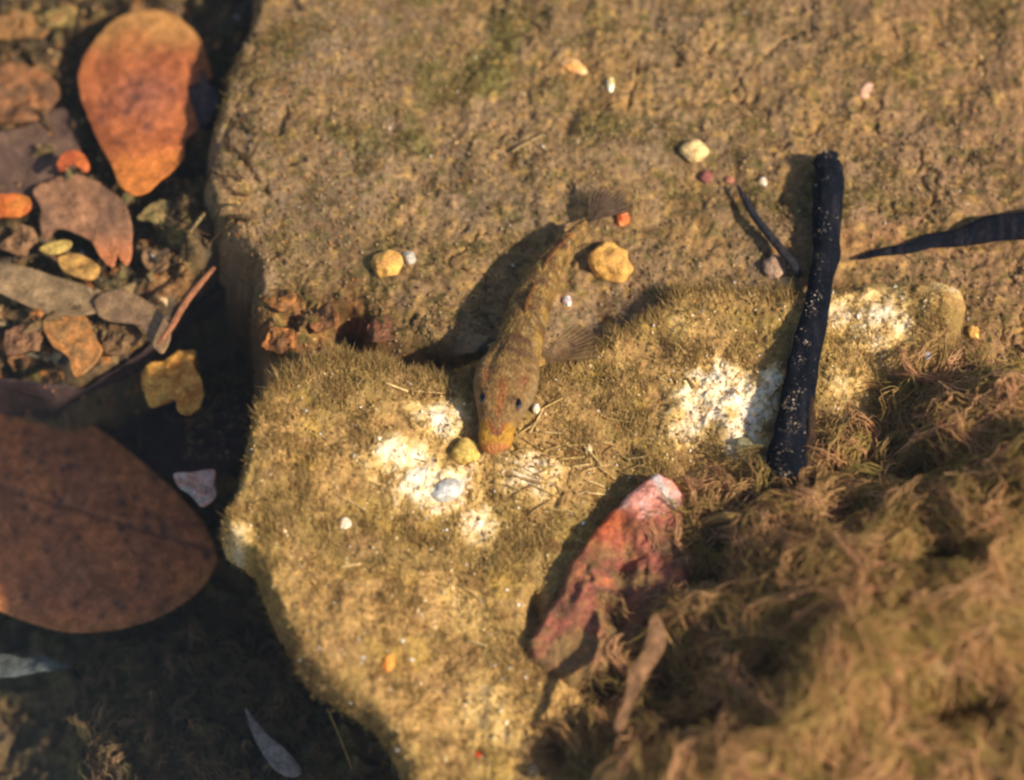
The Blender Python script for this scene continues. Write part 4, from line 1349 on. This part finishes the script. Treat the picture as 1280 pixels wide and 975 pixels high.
# ------------------------------------------------------------------ crumbs of rotten leaf, and silt that settled on whatever lies there
def flakes(name, x, y, z, size, cols, ps, m=M_LEAF, lift=.3):
    n = len(x)
    s = size[0] + (size[1] - size[0]) * RNG.random(n) ** 2.2
    Q, _ = np.linalg.qr(RNG.normal(0, 1, (n, 3, 3)) * .5 + np.eye(3) * 1.2)
    sc = np.stack([RNG.uniform(.6, 1.7, n), RNG.uniform(.5, 1.1, n), RNG.uniform(.15, .4, n)], -1)[:, None]
    V = (OCT[None] * sc * RNG.uniform(.6, 1.25, (n, 6, 1)))
    a = RNG.uniform(0, 6.28, n)
    R = np.zeros((n, 3, 3))
    R[:, 0, 0] = np.cos(a); R[:, 0, 1] = np.sin(a); R[:, 1, 0] = -np.sin(a); R[:, 1, 1] = np.cos(a); R[:, 2, 2] = 1
    V = (V @ R) @ Q * s[:, None, None] + np.stack([x, y, z + s * lift], -1)[:, None]
    F = (np.arange(n)[:, None, None] * 6 + OCTF[None]).reshape(-1, 3)
    return mesh_obj(name, V.reshape(-1, 3), F, m, np.repeat(pick(n, cols, ps), 6, 0), smooth=False, centre=False, kind='stuff')


BR = [(.10, .07, .04), (.18, .12, .06), (.28, .15, .07), (.40, .18, .07), (.30, .22, .11), (.45, .34, .2)]
x, y, z = scatter(2600, (-15, -15, 480, 470), -1.2, lambda x, y, z: (h_bed(x, y) >= z - 1e-6) * ss(-.4, .3, fbm(x, y, 1.0, 3, 1001)))
flakes('leaf_crumbs', x, y, z, (.02, .17), BR, [38, 34, 20, 8, 2, .3])
x, y, z = scatter(16000, (-15, 470, 560, 1010), -5.5, lambda x, y, z: (h_bed(x, y) >= z - 1e-6) * ss(-.4, .3, fbm(x, y, 1.2, 3, 1002)))
flakes('sunken_litter', x, y, z, (.04, .3), BR, [24, 24, 16, 8, 16, 10])
bpy.context.view_layer.update()
dg = bpy.context.evaluated_depsgraph_get()


def dropped(n, region, zref, dens):
    a, b = P(region[0], region[3], zref), P(region[2], region[1], zref)
    out = []
    for _ in range(n):
        x, y = random.uniform(a[0], b[0]), random.uniform(a[1], b[1])
        if random.random() > dens(x, y):
            continue
        hit, loc, nor, *_r = SC.ray_cast(dg, (x, y, 4.5), (0, 0, -1))
        if hit and nor[2] > .3:
            out.append(loc[:])
    return np.array(out).T


x, y, z = dropped(20000, (-10, -10, 460, 500), -1.2, lambda x, y: .25 + .75 * float(ss(-.2, .3, fbm(x, y, .9, 3, 1003))))
flakes('settled_silt', x, y, z, (.010, .055), BR, [24, 34, 22, 8, 6, 1], lift=.1)
x, y, z = dropped(900, (-10, 510, 300, 800), -3.4, lambda x, y: 1)
flakes('settled_dust', x, y, z, (.008, .03), BR, [20, 30, 12, 5, 12, 3], lift=.1)


def low_start(i):
    p = P(random.uniform(110, 400), random.uniform(800, 1010), -5.8)
    return p[0], p[1]


bundles('sunken_algae', 330, low_start, lambda x, y: random.choice([(.20, .15, .08), (.28, .20, .11), (.16, .14, .07), (.36, .24, .14)]), length=(.3, 1.3), per=(3, 8), lift=(.0, .8), spread=.06, wander=.6, zfun=h_bed)
